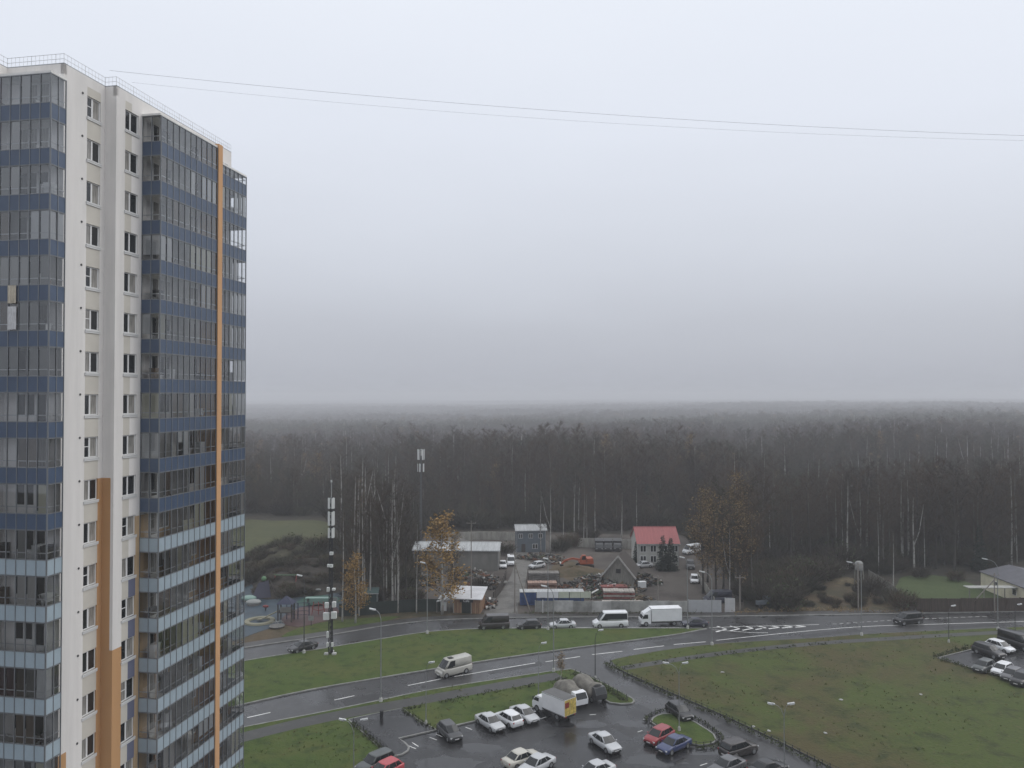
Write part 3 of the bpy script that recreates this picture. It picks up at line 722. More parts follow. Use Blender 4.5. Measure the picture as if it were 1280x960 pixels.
#            L    W    H    hood  belt wsBase wsTop rfRear rwBase deck wheel clearance roofw
KIND = {
 'hatch': dict(L=4.1, W=1.74, H=1.50, hood=.86, belt=.92, x=(.20, .41, .84, .975), deck=.96, wr=.31, rw=.76),
 'sedan': dict(L=4.5, W=1.76, H=1.45, hood=.82, belt=.89, x=(.235, .42, .69, .885), deck=.94, wr=.31, rw=.74),
 'suv':   dict(L=4.6, W=1.86, H=1.72, hood=1.02, belt=1.10, x=(.25, .39, .90, .975), deck=1.10, wr=.36, rw=.80),
 'wagon': dict(L=4.4, W=1.76, H=1.62, hood=.95, belt=.98, x=(.23, .39, .89, .975), deck=1.02, wr=.33, rw=.80),
 'van':   dict(L=5.3, W=1.98, H=2.35, hood=1.08, belt=1.22, x=(.10, .27, .985, .997), deck=1.22, wr=.35, rw=.86),
 'minibus': dict(L=6.0, W=2.02, H=2.65, hood=1.10, belt=1.25, x=(.13, .31, .985, .997), deck=1.25, wr=.36, rw=.84),
 'minivan': dict(L=4.9, W=1.92, H=1.98, hood=1.05, belt=1.12, x=(.13, .32, .965, .99), deck=1.12, wr=.34, rw=.84),
}
def wheel_parts(root, xf, xr, W, r, lift=0):
    for x in (xf, xr):
        for sgn in (1, -1):
            y = sgn * (W / 2 - .10)
            wm = MB(); wm.disc((0, 0, 0), (0, 1, 0), r, .21, 16)
            wo = part('wheel', MB().disc((0, 0, 0), (0, 1, 0), r * .55, .20, 12), [M_trim], root, True, loc=(x, y, r))
            part('tyre', wm, [M_tyre], wo)
            rm = MB(); rm.disc((0, sgn * .108, 0), (0, 1, 0), r * .62, .03, 14)
            part('rim', rm, [M_rim], wo)
def car(kind, colr, c, f, label, cat='car', name='parked_car', zg=.03, group=None, side_panes=True, c_z=.6, heading=None):
    K = KIND[kind]; L_, W, H = K['L'], K['W'], K['H']
    p = G(*c, c_z + zg); q = G(*f, c_z + zg)
    hd = math.atan2(q.y - p.y, q.x - p.x) if heading is None else heading
    root = thing(name, label, cat, (p.x, p.y, zg), hd, group)
    P = paint(colr); X = lambda t: L_ / 2 - t * L_
    x0, x1, x2, x3 = K['x']; big = kind in ('van', 'minibus', 'minivan')
    # lower body
    st = [(0, .80, K['hood'] * .74, .30), (.015, .88, K['hood'] * .84, .22), (.07, .97, K['hood'] * .93, .18), (x0 * .6, 1.0, K['hood'] * .985, .18), (x0, 1.0, K['belt'], .18), ((x1 + x2) / 2, 1.0, K['belt'] + .01, .18), (x3 * .985, 1.0, K['deck'], .18), (.985 if x3 < .985 else .998, .95, K['deck'] * .97, .22), (1.0 if x3 < .985 else 1.005, .88, K['deck'] * .90, .32)]
    rings = []
    for t, wf, zt, zb in st:
        w = W / 2 * wf; x = X(t); hh = zt - zb
        half = [(w * .86, zb), (w, zb + .14 * hh + .03), (w * 1.0, zb + .55 * hh), (w * .985, zb + .82 * hh), (w * .90, zt - .015), (w * .6, zt)]
        rings.append([(x, y, z) for y, z in half] + [(x, 0, zt + .015)] + [(x, -y, z) for y, z in half[::-1]])
    b = MB(); b.loft(rings)
    # cabin
    wb = W / 2 * .93; wr = W / 2 * K['rw']; zb = K['belt'] - .03
    cab = []
    for fr, fz in ((0, 0), (.55, .55), (.93, .93), (1.0, .99), (1.0, 1.0)):
        xa = X(x0 + (x1 - x0) * fr + (.02 if fr == 1 and fz > .995 else 0)); xd = X(x3 + (x2 - x3) * fr - (.02 if fr == 1 and fz > .995 else 0)); wv = wb + (wr - wb) * (fr if fr < .95 else .95) ** 1.2
        if fz > .95: wv *= .955 if fz < .995 else .88
        z = zb + (H - zb) * fz
        bow = .06 * (1 - fr * .3)
        xm0, xm1 = xa - (xa - xd) * .3, xa - (xa - xd) * .7
        cab.append([(xa - .04, wv * .94, z), (xa + bow, 0, z), (xa - .04, -wv * .94, z), (xm0, -wv, z), (xm1, -wv, z), (xd + .03, -wv * .95, z), (xd - bow * .5, 0, z), (xd + .03, wv * .95, z), (xm1, wv, z), (xm0, wv, z)])
    b.loft(cab)
    # wheel arches and sill: dark
    xf, xr = X(.185 if not big else .16), X(.80 if kind in ('sedan', 'hatch') else .79)
    for x in (xf, xr):
        for s in (1, -1): b.disc((x, s * (W / 2 - .08), K['wr']), (0, 1, 0), K['wr'] * 1.17, .176, 16, 1)
    b.box((X(.97), -W * .43, .17), (X(.03), W * .43, .30), 1)
    part('body', b, [P, M_trim], root, True, True)
    o_ = root.children[0].data
    # glass: quads a little proud of the cabin shell
    def lerp(a, b_, t): return Vector(a) * (1 - t) + Vector(b_) * t
    lo, hi = cab[0], cab[2]
    def pane(nm, i, j, u0, u1, v0=.07, v1=.97, off=.015):
        A, B_, C_, D_ = Vector(lo[i]), Vector(lo[j]), Vector(hi[j]), Vector(hi[i])
        mid1, mid2 = Vector(cab[1][i]), Vector(cab[1][j])
        def P_(u, v):
            a = lerp(A, D_, v); c_ = lerp(B_, C_, v); return lerp(a, c_, u)
        n_ = (B_ - A).cross(D_ - A).normalized()
        cen = Vector((0, 0, (zb + H) / 2))
        if (P_(.5, .5) - Vector((P_(.5, .5).x * .5, 0, zb))).dot(n_) < 0: n_ = -n_
        return [P_(u0, v0) + n_ * off, P_(u1, v0) + n_ * off, P_(u1, v1) + n_ * off, P_(u0, v1) + n_ * off]
    g = MB(); g.face(pane(0, 0, 1, .06, 1)); g.face(pane(0, 1, 2, 0, .94)); part('windscreen', g, [M_carglass], root)
    g = MB(); g.face(pane(0, 5, 6, .1, 1, .2, .9)); g.face(pane(0, 6, 7, 0, .9, .2, .9)); part('rear_window', g, [M_carglass], root)
    for (i0, i1, i2, i3) in ((2, 3, 4, 5), (0, 9, 8, 7)):
        g = MB()
        g.face(pane(0, i0, i1, .24, .97, .10, .92))
        if side_panes:
            g.face(pane(0, i1, i2, (.03 if kind != 'minibus' else -.03), (.95 if kind != 'minibus' else 1.0), .10 if kind != 'minibus' else .16, .92)); g.face(pane(0, i2, i3, (.02 if kind != 'minibus' else -.01), (.82 if kind != 'minibus' else .95), .12 if kind != 'minibus' else .16, .90))
        part('side_window', g, [M_carglass], root)
    # lamps, bumper, plate, mirrors
    for s in (1, -1):
        part('headlight', MB().rbox((X(.022), s * W * .36, K['hood'] * .72), (.16, W * .17, .14), Matrix.Rotation(-s * .25, 3, 'Z')), [M_lamp], root)
        part('tail_light', MB().rbox((X(.992), s * W * .385, K['deck'] * .82), (.08, W * .12, .18 if not big else .4), Matrix.Rotation(s * .2, 3, 'Z')), [M_tail], root)
        part('mirror', MB().blob((X(x0 + (x1 - x0) * .35), s * (W / 2 + .07), K['belt'] + .06), (.09, .11, .07), 8, 5), [P], root, True)
    part('grille', MB().box((X(.02), -W * .22, K['hood'] * .60), (X(.0), W * .22, K['hood'] * .72)), [M_trim], root)
    bp = MB(); bp.box((X(.012), -W * .36, .27), (X(-.006), W * .36, .45)); part('bumper', bp, [M_trim], root)
    part('number_plate', MB().box((X(-.006), -.26, .40), (X(-.009), .26, .51)), [M_plate], root)
    part('number_plate', MB().box((X(1.008), -.26, .5), (X(1.012), .26, .61)), [M_plate], root)
    wheel_parts(root, xf, xr, W, K['wr'])
    return root
def box_truck(c, f, label, colr='white', L_=7.0, BH=2.25, bw=2.2, name='box_truck', rear=None, zg=.03, tall=True):
    p = G(*c, 1.2 + zg); q = G(*f, 1.2 + zg)
    root = thing(name, label, 'truck', (p.x, p.y, zg), math.atan2(q.y - p.y, q.x - p.x))
    P = paint(colr); W = bw - .15; cl = 1.75; xf = L_ / 2; cabx = xf - cl; zc = .55; ct = 2.25 if tall else 2.0
    prof = [(xf - cl, zc - .1), (xf - .02, zc - .1), (xf, zc + .5), (xf - .12, zc + .75), (xf - .55, ct - .08), (xf - .75, ct), (xf - cl, ct)]
    b = MB(); n_ = len(prof)
    ring = [[(x, y * (W / 2) * (1 if z < 1.4 else .93), z) for x, z in prof] for y in (-1, 1)]
    b.loft(ring); part('cab', b, [P], root, fix=True)
    g = MB(); k = lambda x, y, z: (x, y, z)
    a0, a1 = Vector((xf - .12 + .012, 0, zc + .78)), Vector((xf - .55 + .012, 0, ct - .14))
    g.face([(a0.x, -W * .44, a0.z), (a0.x, W * .44, a0.z), (a1.x, W * .42, a1.z), (a1.x, -W * .42, a1.z)]); part('windscreen', g, [M_carglass], root)
    for s in (1, -1):
        g = MB(); y = s * (W / 2 * 1.0 + .006)
        g.face([(xf - .2, y, 1.36), (xf - 1.2, y, 1.36), (xf - 1.2, y * .945, ct - .22), (xf - .6, y * .945, ct - .22)]); part('side_window', g, [M_carglass], root)
        part('headlight', MB().box((xf - .02, s * W * .32 - .15, .72), (xf + .03, s * W * .32 + .15, .88)), [M_lamp], root)
        part('mirror', MB().box((xf - .35, s * (W / 2 + .12) - .06, 1.5), (xf - .27, s * (W / 2 + .12) + .06, 1.85)), [M_trim], root)
        part('tail_light', MB().box((-L_ / 2 - .03, s * W * .4 - .12, .68), (-L_ / 2, s * W * .4 + .12, .80)), [M_tail], root)
    ch = MB(); ch.box((-L_ / 2, -W * .4, .55), (xf - cl, W * .4, .78)); ch.box((-L_ / 2 + 2.2, -W * .5, .40), (-L_ / 2 + 3.4, -W * .38, .72)); part('chassis', ch, [M_trim], root)
    bx = MB(); z0 = .82; bl0, bl1 = -L_ / 2, xf - cl - .1
    bx.box((bl0, -bw / 2, z0), (bl1, bw / 2, z0 + BH)); bx.box((bl0 + .02, -bw / 2 - .015, z0 - .03), (bl1 - .02, bw / 2 + .015, z0 + .08), 1); bx.box((bl0 + .02, -bw / 2 - .015, z0 + BH - .07), (bl1 - .02, bw / 2 + .015, z0 + BH - .015), 1)
    part('cargo_box', bx, [mat('cargo_' + colr, PAINT[colr], .45, var=.06, scale=.7), M_rim], root)
    if tall:
        d = MB(); d.loft([[(xf - .7, -W * .36, ct + .003), (xf - .7, W * .36, ct + .003), (xf - .72, W * .34, ct + .03), (xf - .72, -W * .34, ct + .03)], [(xf - cl + .02, -W * .45, ct + .003), (xf - cl + .02, W * .45, ct + .003), (xf - cl + .02, W * .42, z0 + BH - .12), (xf - cl + .02, -W * .42, z0 + BH - .12)]]); part('wind_deflector', d, [P], root)
    if rear:
        d = MB(); x = bl0 - .02
        d.box((x - .02, -bw / 2 + .06, z0 + .05), (x, -.02, z0 + BH - .06), 0); d.box((x - .02, .02, z0 + .05), (x, bw / 2 - .06, z0 + BH - .06), 0)
        part('rear_door', d, [rear], root)
        d = MB(); d.box((x - .034, .25, z0 + BH * .5), (x - .022, bw / 2 - .1, z0 + BH * .82)); part('red_panel', d, [mat('red_advert', (.22, .03, .02), .5, var=.3, scale=4)], root)
        d = MB(); d.box((bl0, -bw / 2 + .03, z0 + BH + .002), (bl1, bw / 2 - .03, z0 + BH + .02)); part('roof', d, [mat('grey_tarpaulin_top', (.12, .12, .12), .8, var=.1, scale=1)], root)
    wheel_parts(root, xf - .85, -L_ / 2 + 1.35, W, .42)
    return root

car('hatch', 'darkgrey', (562, 914), (572, 923), 'dark grey hatchback parked alone nearest the kerb corner')
car('sedan', 'silver', (612.5, 902), (623.5, 909), 'silver sedan left of the white hatchback in the kerb row')
car('hatch', 'white', (635.6, 897.5), (624, 891), 'white hatchback parked nose to the kerb between two silver sedans')
car('sedan', 'silver', (655.6, 892), (667, 899), 'silver sedan beside the yellow-backed lorry')
M_yel = mat('yellow_advert', (0.50, 0.38, 0.10), .55, var=.35, scale=3)
box_truck((692, 881), (673, 873), 'white box lorry with yellow advert doors and grey roof', 'white', 5.8, 2.0, 2.1, 'box_truck', M_yel, tall=False)
# two lorries under lumpy canvas
M_canvas = mat('grey_canvas', (0.165, 0.155, 0.135), .9, var=.3, scale=1.1, bump=.5)
def tarp_lorry(c, f, label, seed, open_side):
    p, q = G(*c, 1.1), G(*f, 1.1); L_, W = 5.8, 2.1
    root = thing('covered_lorry', label, 'truck', (p.x, p.y, .03), math.atan2(q.y - p.y, q.x - p.x))
    rg = random.Random(seed); rings = []
    for k in range(13):
        t = k / 12; x = L_ / 2 - .9 - t * (L_ - 1.0); hh = 2.25 + .22 * math.sin(t * 9 + seed) + rg.uniform(-.12, .12); ww = W / 2 + rg.uniform(-.08, .16)
        if t < .05 or t > .95: hh -= .5
        z0 = .75 + rg.uniform(-.15, .15)
        rings.append([(x, -ww - .08, z0), (x, -ww, hh * .62), (x, -ww * .72, hh * .92), (x, -ww * .2, hh + rg.uniform(0, .1)), (x, ww * .3, hh - rg.uniform(0, .15)), (x, ww * .75, hh * .9), (x, ww, hh * .6), (x, ww + .08, z0)])
    b = MB(); b.loft(rings); part('canvas_cover', b, [M_canvas], root, True, True)
    cb = MB(); cb.loft([[(L_ / 2 - 1.3, y * W * .45, .5), (L_ / 2 - .05, y * W * .43, .5), (L_ / 2, y * W * .43, 1.15), (L_ / 2 - .5, y * W * .40, 1.95), (L_ / 2 - 1.3, y * W * .40, 1.95)] for y in (-1, 1)]); part('cab', cb, [paint('white' if not open_side else 'darkgrey')], root, fix=True)
    g = MB(); g.face([(L_ / 2 + .01, -W * .38, 1.22), (L_ / 2 + .01, W * .38, 1.22), (L_ / 2 - .44, W * .36, 1.88), (L_ / 2 - .44, -W * .36, 1.88)]); part('windscreen', g, [M_carglass], root)
    ch = MB(); ch.box((-L_ / 2, -W * .42, .45), (L_ / 2 - 1.3, W * .42, .72)); part('chassis', ch, [M_trim], root)
    if open_side:
        d = MB(); d.blob((L_ / 2 - .95, 0, 1.55), (.35, W * .40, .72), 10, 6); part('dark_opening', d, [M_trim], root)
    wheel_parts(root, L_ / 2 - .85, -L_ / 2 + 1.3, W, .42)
tarp_lorry((713, 866), (727, 875), 'lorry under grey canvas beside the white box lorry', 3, False)
tarp_lorry((736, 860), (752, 869), 'canvas-covered lorry with dark open front beside the hedge island', 8, True)
car('sedan', 'silver', (756, 927), (768, 935), 'silver sedan standing alone in the middle of the wet lot')
car('sedan', 'cream', (652, 947), (668, 941), 'cream sedan at the bottom edge seen from its boot')
car('sedan', 'silver', (671, 955), (655, 963), 'silver sedan beside the cream one, nose towards the viewer')
car('sedan', 'silver', (744, 963), (730, 968), 'pale sedan of which only the roof shows at the bottom edge')
car('wagon', 'greygreen', (470, 953.5), (452, 961), 'dark grey-green estate parked behind the red car at the bottom left')
car('hatch', 'brightred', (481, 963), (464, 971), 'bright red car cut by the bottom edge beside the green verge')
car('hatch', 'black', (849, 889), (860, 896.5), 'black hatchback parked beside the oval grass median', zg=.025)
car('hatch', 'red', (824, 919.5), (811, 926), 'dark red hatchback parked between the median and the blue car')
car('sedan', 'blue', (842.5, 930), (826, 937), 'blue sedan parked against the tip of the median')
car('suv', 'brown', (923, 934), (939, 929), 'dark off-road estate with roof rack facing the lane', c_z=.8)
car('sedan', 'graphite', (909, 957), (892, 964), 'grey sedan at the bottom edge below the dark off-roader')
car('sedan', 'black', (960, 960), (977, 955), 'dark wet car at the bottom edge next to the access lane')
ZS = .15
car('suv', 'black', (1236, 813), (1253, 818.5), 'black off-roader in the side lot beside a white hatchback', zg=ZS, c_z=.8)
car('hatch', 'white', (1250, 808), (1266, 813), 'white hatchback behind the black off-roader in the side lot', zg=ZS)
car('van', 'black', (1271, 801), (1288, 806), 'black van at the right edge in the side lot', 'van', zg=ZS, c_z=1, side_panes=False)
car('hatch', 'greygreen', (1230, 832.5), (1219, 837), 'dark green-grey hatchback left of the lower white car in the side lot', zg=ZS)
car('hatch', 'white', (1253, 836.5), (1241, 842), 'white rounded hatchback facing the brown field', zg=ZS)
car('hatch', 'graphite', (1265, 843), (1253, 849), 'grey hatchback right of the white rounded one', zg=ZS)
car('wagon', 'black', (1278, 849), (1266, 855), 'black estate cut by the right edge above the field', zg=ZS)
# traffic
car('sedan', 'black', (378.5, 808), (364, 811.5), 'black sedan driving alone on the upper road behind the lamp post', name='moving_car')
car('van', 'brown', (617, 778), (600, 778.6), 'dark brown panel van leading the queue on the upper road', 'van', 'panel_van', c_z=1, side_panes=False)
car('hatch', 'black', (661, 781), (646, 781.6), 'black hatchback between the brown van and the silver sedan', name='moving_car')
car('sedan', 'silver', (703, 780), (689, 780.4), 'silver sedan in front of the white minibus', name='moving_car')
car('minibus', 'white', (762.5, 775.2), (742, 775.8), 'white high-roof minibus with a long dark window band', 'minibus', 'minibus', c_z=1.1)
box_truck((825, 772), (803, 772.6), 'white box truck driving behind the minibus', 'white', 7.2, 2.2, 2.2)
car('sedan', 'navy', (868, 778.5), (853, 779), 'dark navy sedan at the tip of the grass island', name='moving_car')
car('minivan', 'black', (1135, 773), (1117, 774.6), 'black minivan driving alone on the right stretch of road', 'van', 'minivan', c_z=.9)
car('van', 'beige', (567, 832.5), (547, 837.5), 'beige van with roof hatch driving on the lower road', 'van', 'delivery_van', c_z=1.1, side_panes=False)
vb = bpy.data.objects['delivery_van']
part('roof_hatch', MB().box((.2, -.35, 2.345), (.9, .35, 2.43)), [M_trim], vb)
for s in (1, -1): part('side_window', MB().box((.35, s * .955 - .02, 1.45), (1.15, s * .955 + .02, 1.98)), [M_carglass], vb)
# yard vehicles behind the concrete fence
YZ = .06
car('sedan', 'white', (628.5, 705.5), (629, 710), 'white car parked beside the pale track by the warehouse end', zg=YZ)
car('minivan', 'white', (638.5, 700.5), (640, 708), 'white people carrier parked against the dark end of the warehouse', 'van', 'parked_van', zg=YZ, c_z=.9)
car('hatch', 'silver', (671, 706.5), (663, 708), 'silver hatchback parked in the yard right of the track', zg=YZ)
car('hatch', 'white', (868, 724), (869, 731), 'white car parked in the yard lane beside the trees', zg=YZ)
car('suv', 'darkgrey', (863, 706.5), (864, 712), 'dark grey off-roader beside the red-roofed house', zg=YZ)
car('van', 'white', (865, 687), (858, 688), 'white van behind the right corner of the red-roofed house', 'van', 'parked_van', zg=YZ, c_z=1, side_panes=False)
car('van', 'navy', (897, 746.5), (884, 747), 'dark blue van just behind the right end of the concrete fence', 'van', 'parked_van', zg=YZ, c_z=1, side_panes=False)
car('sedan', 'silver', (804, 706), (796, 706.6), 'silver car just left of the red-roofed house front', zg=YZ)
for (x, l) in ((749, 'dark flatbed lorry leftmost of three before the pale rear fence'), (760, 'dark lorry in the middle of three before the pale rear fence'), (771.5, 'dark lorry rightmost of three, nearest the red-roofed house')):
    box_truck((x, 681), (x + .6, 686), l, 'darkgrey', 6.2, 1.6, 2.2, 'parked_lorry', zg=YZ, tall=False)
# ------------------------------------------------------------------ lamps, poles, masts, wires
M_pole = mat('galvanised_pole', (0.26, 0.27, 0.27), .5, metal=.4, var=.1, scale=1)
M_dpole = mat('dark_pole', (0.07, 0.072, 0.072), .5, metal=.3)
M_conc = mat('concrete_foot', (0.42, 0.42, 0.40), .85, var=.15, scale=2)
M_head = mat('lamp_casing', (0.60, 0.61, 0.61), .4)
M_lens = mat('lamp_lens', (0.5, 0.5, 0.48), .2)
M_woodpole = mat('weathered_pole', (0.22, 0.20, 0.18), .85, var=.2, scale=2, stretch=(4, 4, .4))
def street_lamp(base, head, label, h=None, dark=False, z=.14, twin=None, pr=.085):
    """head: the pixel of the lamp head; its height follows from the pole's distance"""
    b = G(*base, z); t = D(head[0], head[1], b.y)
    if h is None: h = t.z - z
    a = t.x - b.x
    root = thing('street_lamp', label, 'street lamp', (b.x, b.y, z), 0, 'street lamps')
    mp = M_dpole if dark else M_pole
    hp = h - (1.3 if abs(a) > .3 else .25)
    part('foot', MB().tube([(0, 0, -.1), (0, 0, .35), (0, 0, .5)], [pr * 3, pr * 2.6, pr * 1.6], 10), [M_conc], root)
    part('pole', MB().tube([(0, 0, .3), (0, 0, 1.5), (0, 0, hp)], [pr * 1.15, pr, pr * .62], 8), [mp], root)
    for k, aa in enumerate([a] + ([twin] if twin else [])):
        s = 1 if aa >= 0 else -1; L_ = abs(aa); ay = -.35 if L_ < .5 else 0
        part('arm', MB().tube([(0, 0, hp), (s * L_ * .25, ay * .3, hp + .75), (s * L_ * .6, ay * .7, h - .18), (s * L_, ay, h)], [pr * .6, pr * .55, pr * .5, pr * .45], 6), [mp], root)
        M = Matrix.Rotation(-s * .22, 3, 'Y')
        lh = part('lamp_head', MB().rbox((s * (L_ + .3), ay, h + .06), (.85 if pr > .07 else .6, .28 if pr > .07 else .2, .14), M).rbox((s * (L_ + .02), ay, h + .03), (.3, .2, .12), M), [M_head], root)
        part('lens', MB().rbox((s * (L_ + .34), ay, h - .02), (.5, .22, .03), M), [M_lens], lh)
    return root
street_lamp((476, 876.5), (468.5, 762), 'tall street lamp on the verge left of the beige van')
street_lamp((534, 791.5), (531, 703), 'street lamp at the island edge before the yellowing birches')
street_lamp((692, 839), (682.5, 733), 'tall street lamp at the lower road edge above the covered lorries')
street_lamp((685, 786.8), (684, 698), 'street lamp on the island edge between the black hatchback and silver sedan')
street_lamp((859.5, 785.5), (854.5, 697), 'street lamp at the island tip beside the dark navy sedan')
street_lamp((890, 806), (880, 715), 'street lamp below the hatched wedge at the lower road edge')
street_lamp((1077, 794), (1064, 703), 'street lamp on the field edge before the lattice-topped wooden pole')
street_lamp((1247.5, 787), (1233, 699), 'street lamp rightmost, before the cream house')
street_lamp((380, 816), (377.5, 719), 'street lamp on the island beside the black sedan', dark=True)
street_lamp((532.5, 905), (537.5, 827), 'slim lamp post on the grass above the dark grey hatchback', pr=.06)
street_lamp((673, 872), (677.5, 803), 'slim lamp post on the grass left of the covered lorries', pr=.06)
street_lamp((744, 849), (749, 788), 'slim dark lamp post on the hedge island corner', dark=True, pr=.07)
street_lamp((849, 913), (854, 829), 'slim twin-headed lamp on the oval median', pr=.06, twin=-1.35)
street_lamp((980.5, 976), (986, 880), 'slim twin-headed lamp rising from the bottom edge beside the access lane', pr=.06, twin=-1.1, z=.03)
street_lamp((442, 992), (452, 900), 'twin-headed lamp rising from the bottom edge left of the driveway', pr=.06, twin=-.9)
street_lamp((1186, 803), (1190, 757.5), 'low dark lamp post at the side lot path', dark=True, pr=.06)
street_lamp((1269, 793), (1271, 755), 'dark lamp post standing behind the black van', dark=True, pr=.06)

def utility_pole(base, top, label, brace=None, lattice=False, r=.13):
    b = G(*base, .03); t = D(top[0], top[1], b.y); h = t.z - .03
    root = thing('utility_pole', label, 'utility pole', (b.x, b.y, .03))
    part('pole', MB().tube([(0, 0, -.2), (0, 0, h)], [r, r * .7], 8), [M_woodpole], root)
    ca = MB().box((-.9, -.05, h - .5), (.9, .05, h - .4))
    for x in (-.8, .8): ca.disc((x, 0, h - .3), (0, 0, 1), .05, .2, 6)
    part('crossarm', ca, [M_woodpole], root)
    if brace:
        e = G(*brace, .03) - Vector((b.x, b.y, .03)); part('brace', MB().tube([(e.x, e.y, -.1), (0, 0, h * .82)], [r * .9, r * .7], 7), [M_woodpole], root)
    return root
utility_pole((643.5, 766), (643.5, 690), 'leaning braced pole at the mouth of the pale track', (663.5, 766.5))
utility_pole((822.5, 756), (821, 719), 'short pale pole behind the concrete fence')
utility_pole((925, 763), (924.5, 719), 'pole at the right end of the concrete fence')
utility_pole((1243.3, 765.5), (1243.3, 716), 'braced pole against the dark wooden fence', (1204, 765))
utility_pole((1073, 764), (1072, 703), 'wooden pole beside the lattice tree house stand')
utility_pole((589, 767), (591, 651), 'tall thin leaning pole in front of the kiosk', r=.10)

M_mast = mat('mast_black', (0.02, 0.021, 0.023), .6)
M_ant = mat('antenna_white', (0.60, 0.61, 0.60), .5)
M_antg = mat('antenna_grey', (0.42, 0.43, 0.43), .5)
def mast(base_xy, label, h, anten, boxes, rod, lattice=True, w=.28, mm=None):
    b = base_xy; mm = mm or M_mast
    root = thing('phone_mast', label, 'phone mast', (b.x, b.y, .13))
    m = MB()
    if lattice:
        L4 = [(w * math.cos(a), w * math.sin(a)) for a in (R(90), R(210), R(330))]
        for x, y in L4: m.tube([(x * 1.3, y * 1.3, 0), (x * .8, y * .8, h)], .075, 5)
        k = int(h / .9)
        for q in range(k):
            z0, z1 = q * .9, (q + 1) * .9; f0, f1 = 1.3 - .5 * z0 / h, 1.3 - .5 * z1 / h
            for i in range(3):
                j = (i + 1) % 3
                m.beam((L4[i][0] * f0, L4[i][1] * f0, z0), (L4[j][0] * f1, L4[j][1] * f1, z1), .045); m.beam((L4[j][0] * f0, L4[j][1] * f0, z0), (L4[i][0] * f1, L4[i][1] * f1, z1), .045)
        m.tube([(0, 0, 0), (0, 0, h)], .07, 5)
    else: m.tube([(0, 0, 0), (0, 0, h)], [.3, .16], 8)
    part('mast_body', m, [mm], root)
    for (z0, z1, rr, n_, ww, ph) in anten:
        for k in range(n_):
            a = ph + 2 * math.pi * k / n_; M = Matrix.Rotation(a, 3, 'Z'); c = Vector((rr * math.cos(a), rr * math.sin(a), (z0 + z1) / 2))
            an = part('antenna', MB().rbox(c, (.14, ww, z1 - z0), M), [M_ant], root)
            br = MB()
            for z in (z0 + .3, z1 - .3): br.beam((0, 0, z), (c.x, c.y, z), .05)
            part('bracket', br, [mm], an)
    for (x, y, z, sx_, sz) in boxes: part('equipment_box', MB().box((x - sx_ / 2, y - .3, z), (x + sx_ / 2, y + .25, z + sz)), [M_ant], root)
    if rod: part('lightning_rod', MB().tube([(0, 0, h), (0, 0, h + rod)], [.05, .03], 5).blob((0, 0, h + rod), (.16, .16, .22), 8, 5), [M_antg], root)
    return root
b1 = G(413.5, 817, .13)
zz = lambda py: D(413, py, b1.y).z - .13
m1 = mast(b1, 'black lattice phone mast with white panel antennas on the grass island', zz(622), [(zz(635.5), zz(622.5), .42, 4, .44, R(45)), (zz(656.5), zz(639.5), .42, 4, .44, R(45)), (zz(672), zz(660), .42, 4, .40, R(45))],
     [(.12, -.3, zz(693), .5, .45), (-.32, -.3, zz(708), .35, .4), (.12, -.3, zz(708.5), .4, .45), (-.35, -.3, zz(738.5), .4, .6), (.5, -.3, zz(737), .45, .3), (-.55, -.3, zz(759), .6, .8), (.55, -.3, zz(758), .55, .8), (-.62, -.35, zz(773.5), .9, 1.05), (.55, -.35, zz(772), .8, 1.0), (-.4, -.3, zz(796), .3, .9), (-.4, -.3, zz(807), .3, .6), (.3, -.3, zz(807), .25, .6)], zz(602) - zz(622))
ft = MB()
for a in (R(90), R(210), R(330)): ft.box((.7 * math.cos(a) - .3, .7 * math.sin(a) - .3, -.1), (.7 * math.cos(a) + .3, .7 * math.sin(a) + .3, .25))
part('foot', ft, [M_conc], m1)
b2 = G(526, 694, .05); z2 = lambda py: D(528, py, b2.y).z - .05
mast(b2, 'slender grey phone mast rising behind the long warehouse', z2(570), [(z2(575), z2(562), .85, 5, .36, R(20)), (z2(590), z2(580), .8, 5, .34, R(40))], [], 0, lattice=True, w=.24, mm=mat('mast_grey', (0.10, 0.10, 0.105), .5))

# two wires slung from the roof across the sky
M_wire = mat('wire_dark', (0.05, 0.05, 0.055), .6)
A = T2W(.4, 4.2, 61.1); part_pts = []
def wire(label, A, B, sag, r):
    pts = []
    for k in range(61):
        t = k / 60; p = A.lerp(B, t); p.z -= sag * 4 * t * (1 - t); pts.append(p)
    o = link('cable', MB().tube(pts, r, 4).mesh('cable', M_wire)); tag(o, label, 'cable')
B_ = D(1290, 162, 58); B2 = B_ + (B_ - A) * .35
wire('upper of two thin cables slung from the tower roof across the sky', D(137, 88, 53.5), B2 + Vector((0, 0, .15)), 1.15, .008)
wire('lower of two thin cables slung from the tower roof across the sky', D(165, 103, 54.5), B2 + Vector((0, .1, .1)), 1.3, .005)
# ------------------------------------------------------------------ houses, sheds, fences, yard goods
M_redroof = mat('red_metal_roof', (0.30, 0.085, 0.085), .45, var=.12, scale=.5, bump=.15, stretch=(6, .4, 1))
M_hwall = mat('pale_plaster', (0.42, 0.42, 0.39), .85, var=.12, scale=.6)
M_grrf = mat('grey_sheet_roof', (0.36, 0.37, 0.37), .5, var=.18, scale=.5, stretch=(5, .5, 1))
M_shed = mat('warehouse_wall', (0.17, 0.165, 0.15), .8, var=.18, scale=.5, stretch=(1, 1, .4))
M_darkwood = mat('dark_wood', (0.05, 0.042, 0.036), .85, var=.3, scale=1.5, stretch=(3, 3, .4))
M_greywood = mat('grey_wood', (0.19, 0.182, 0.16), .9, var=.3, scale=1.2, stretch=(5, 5, .5))
M_brownwood = mat('brown_boards', (0.21, 0.12, 0.07), .8, var=.3, scale=1.5, stretch=(6, 6, .4))
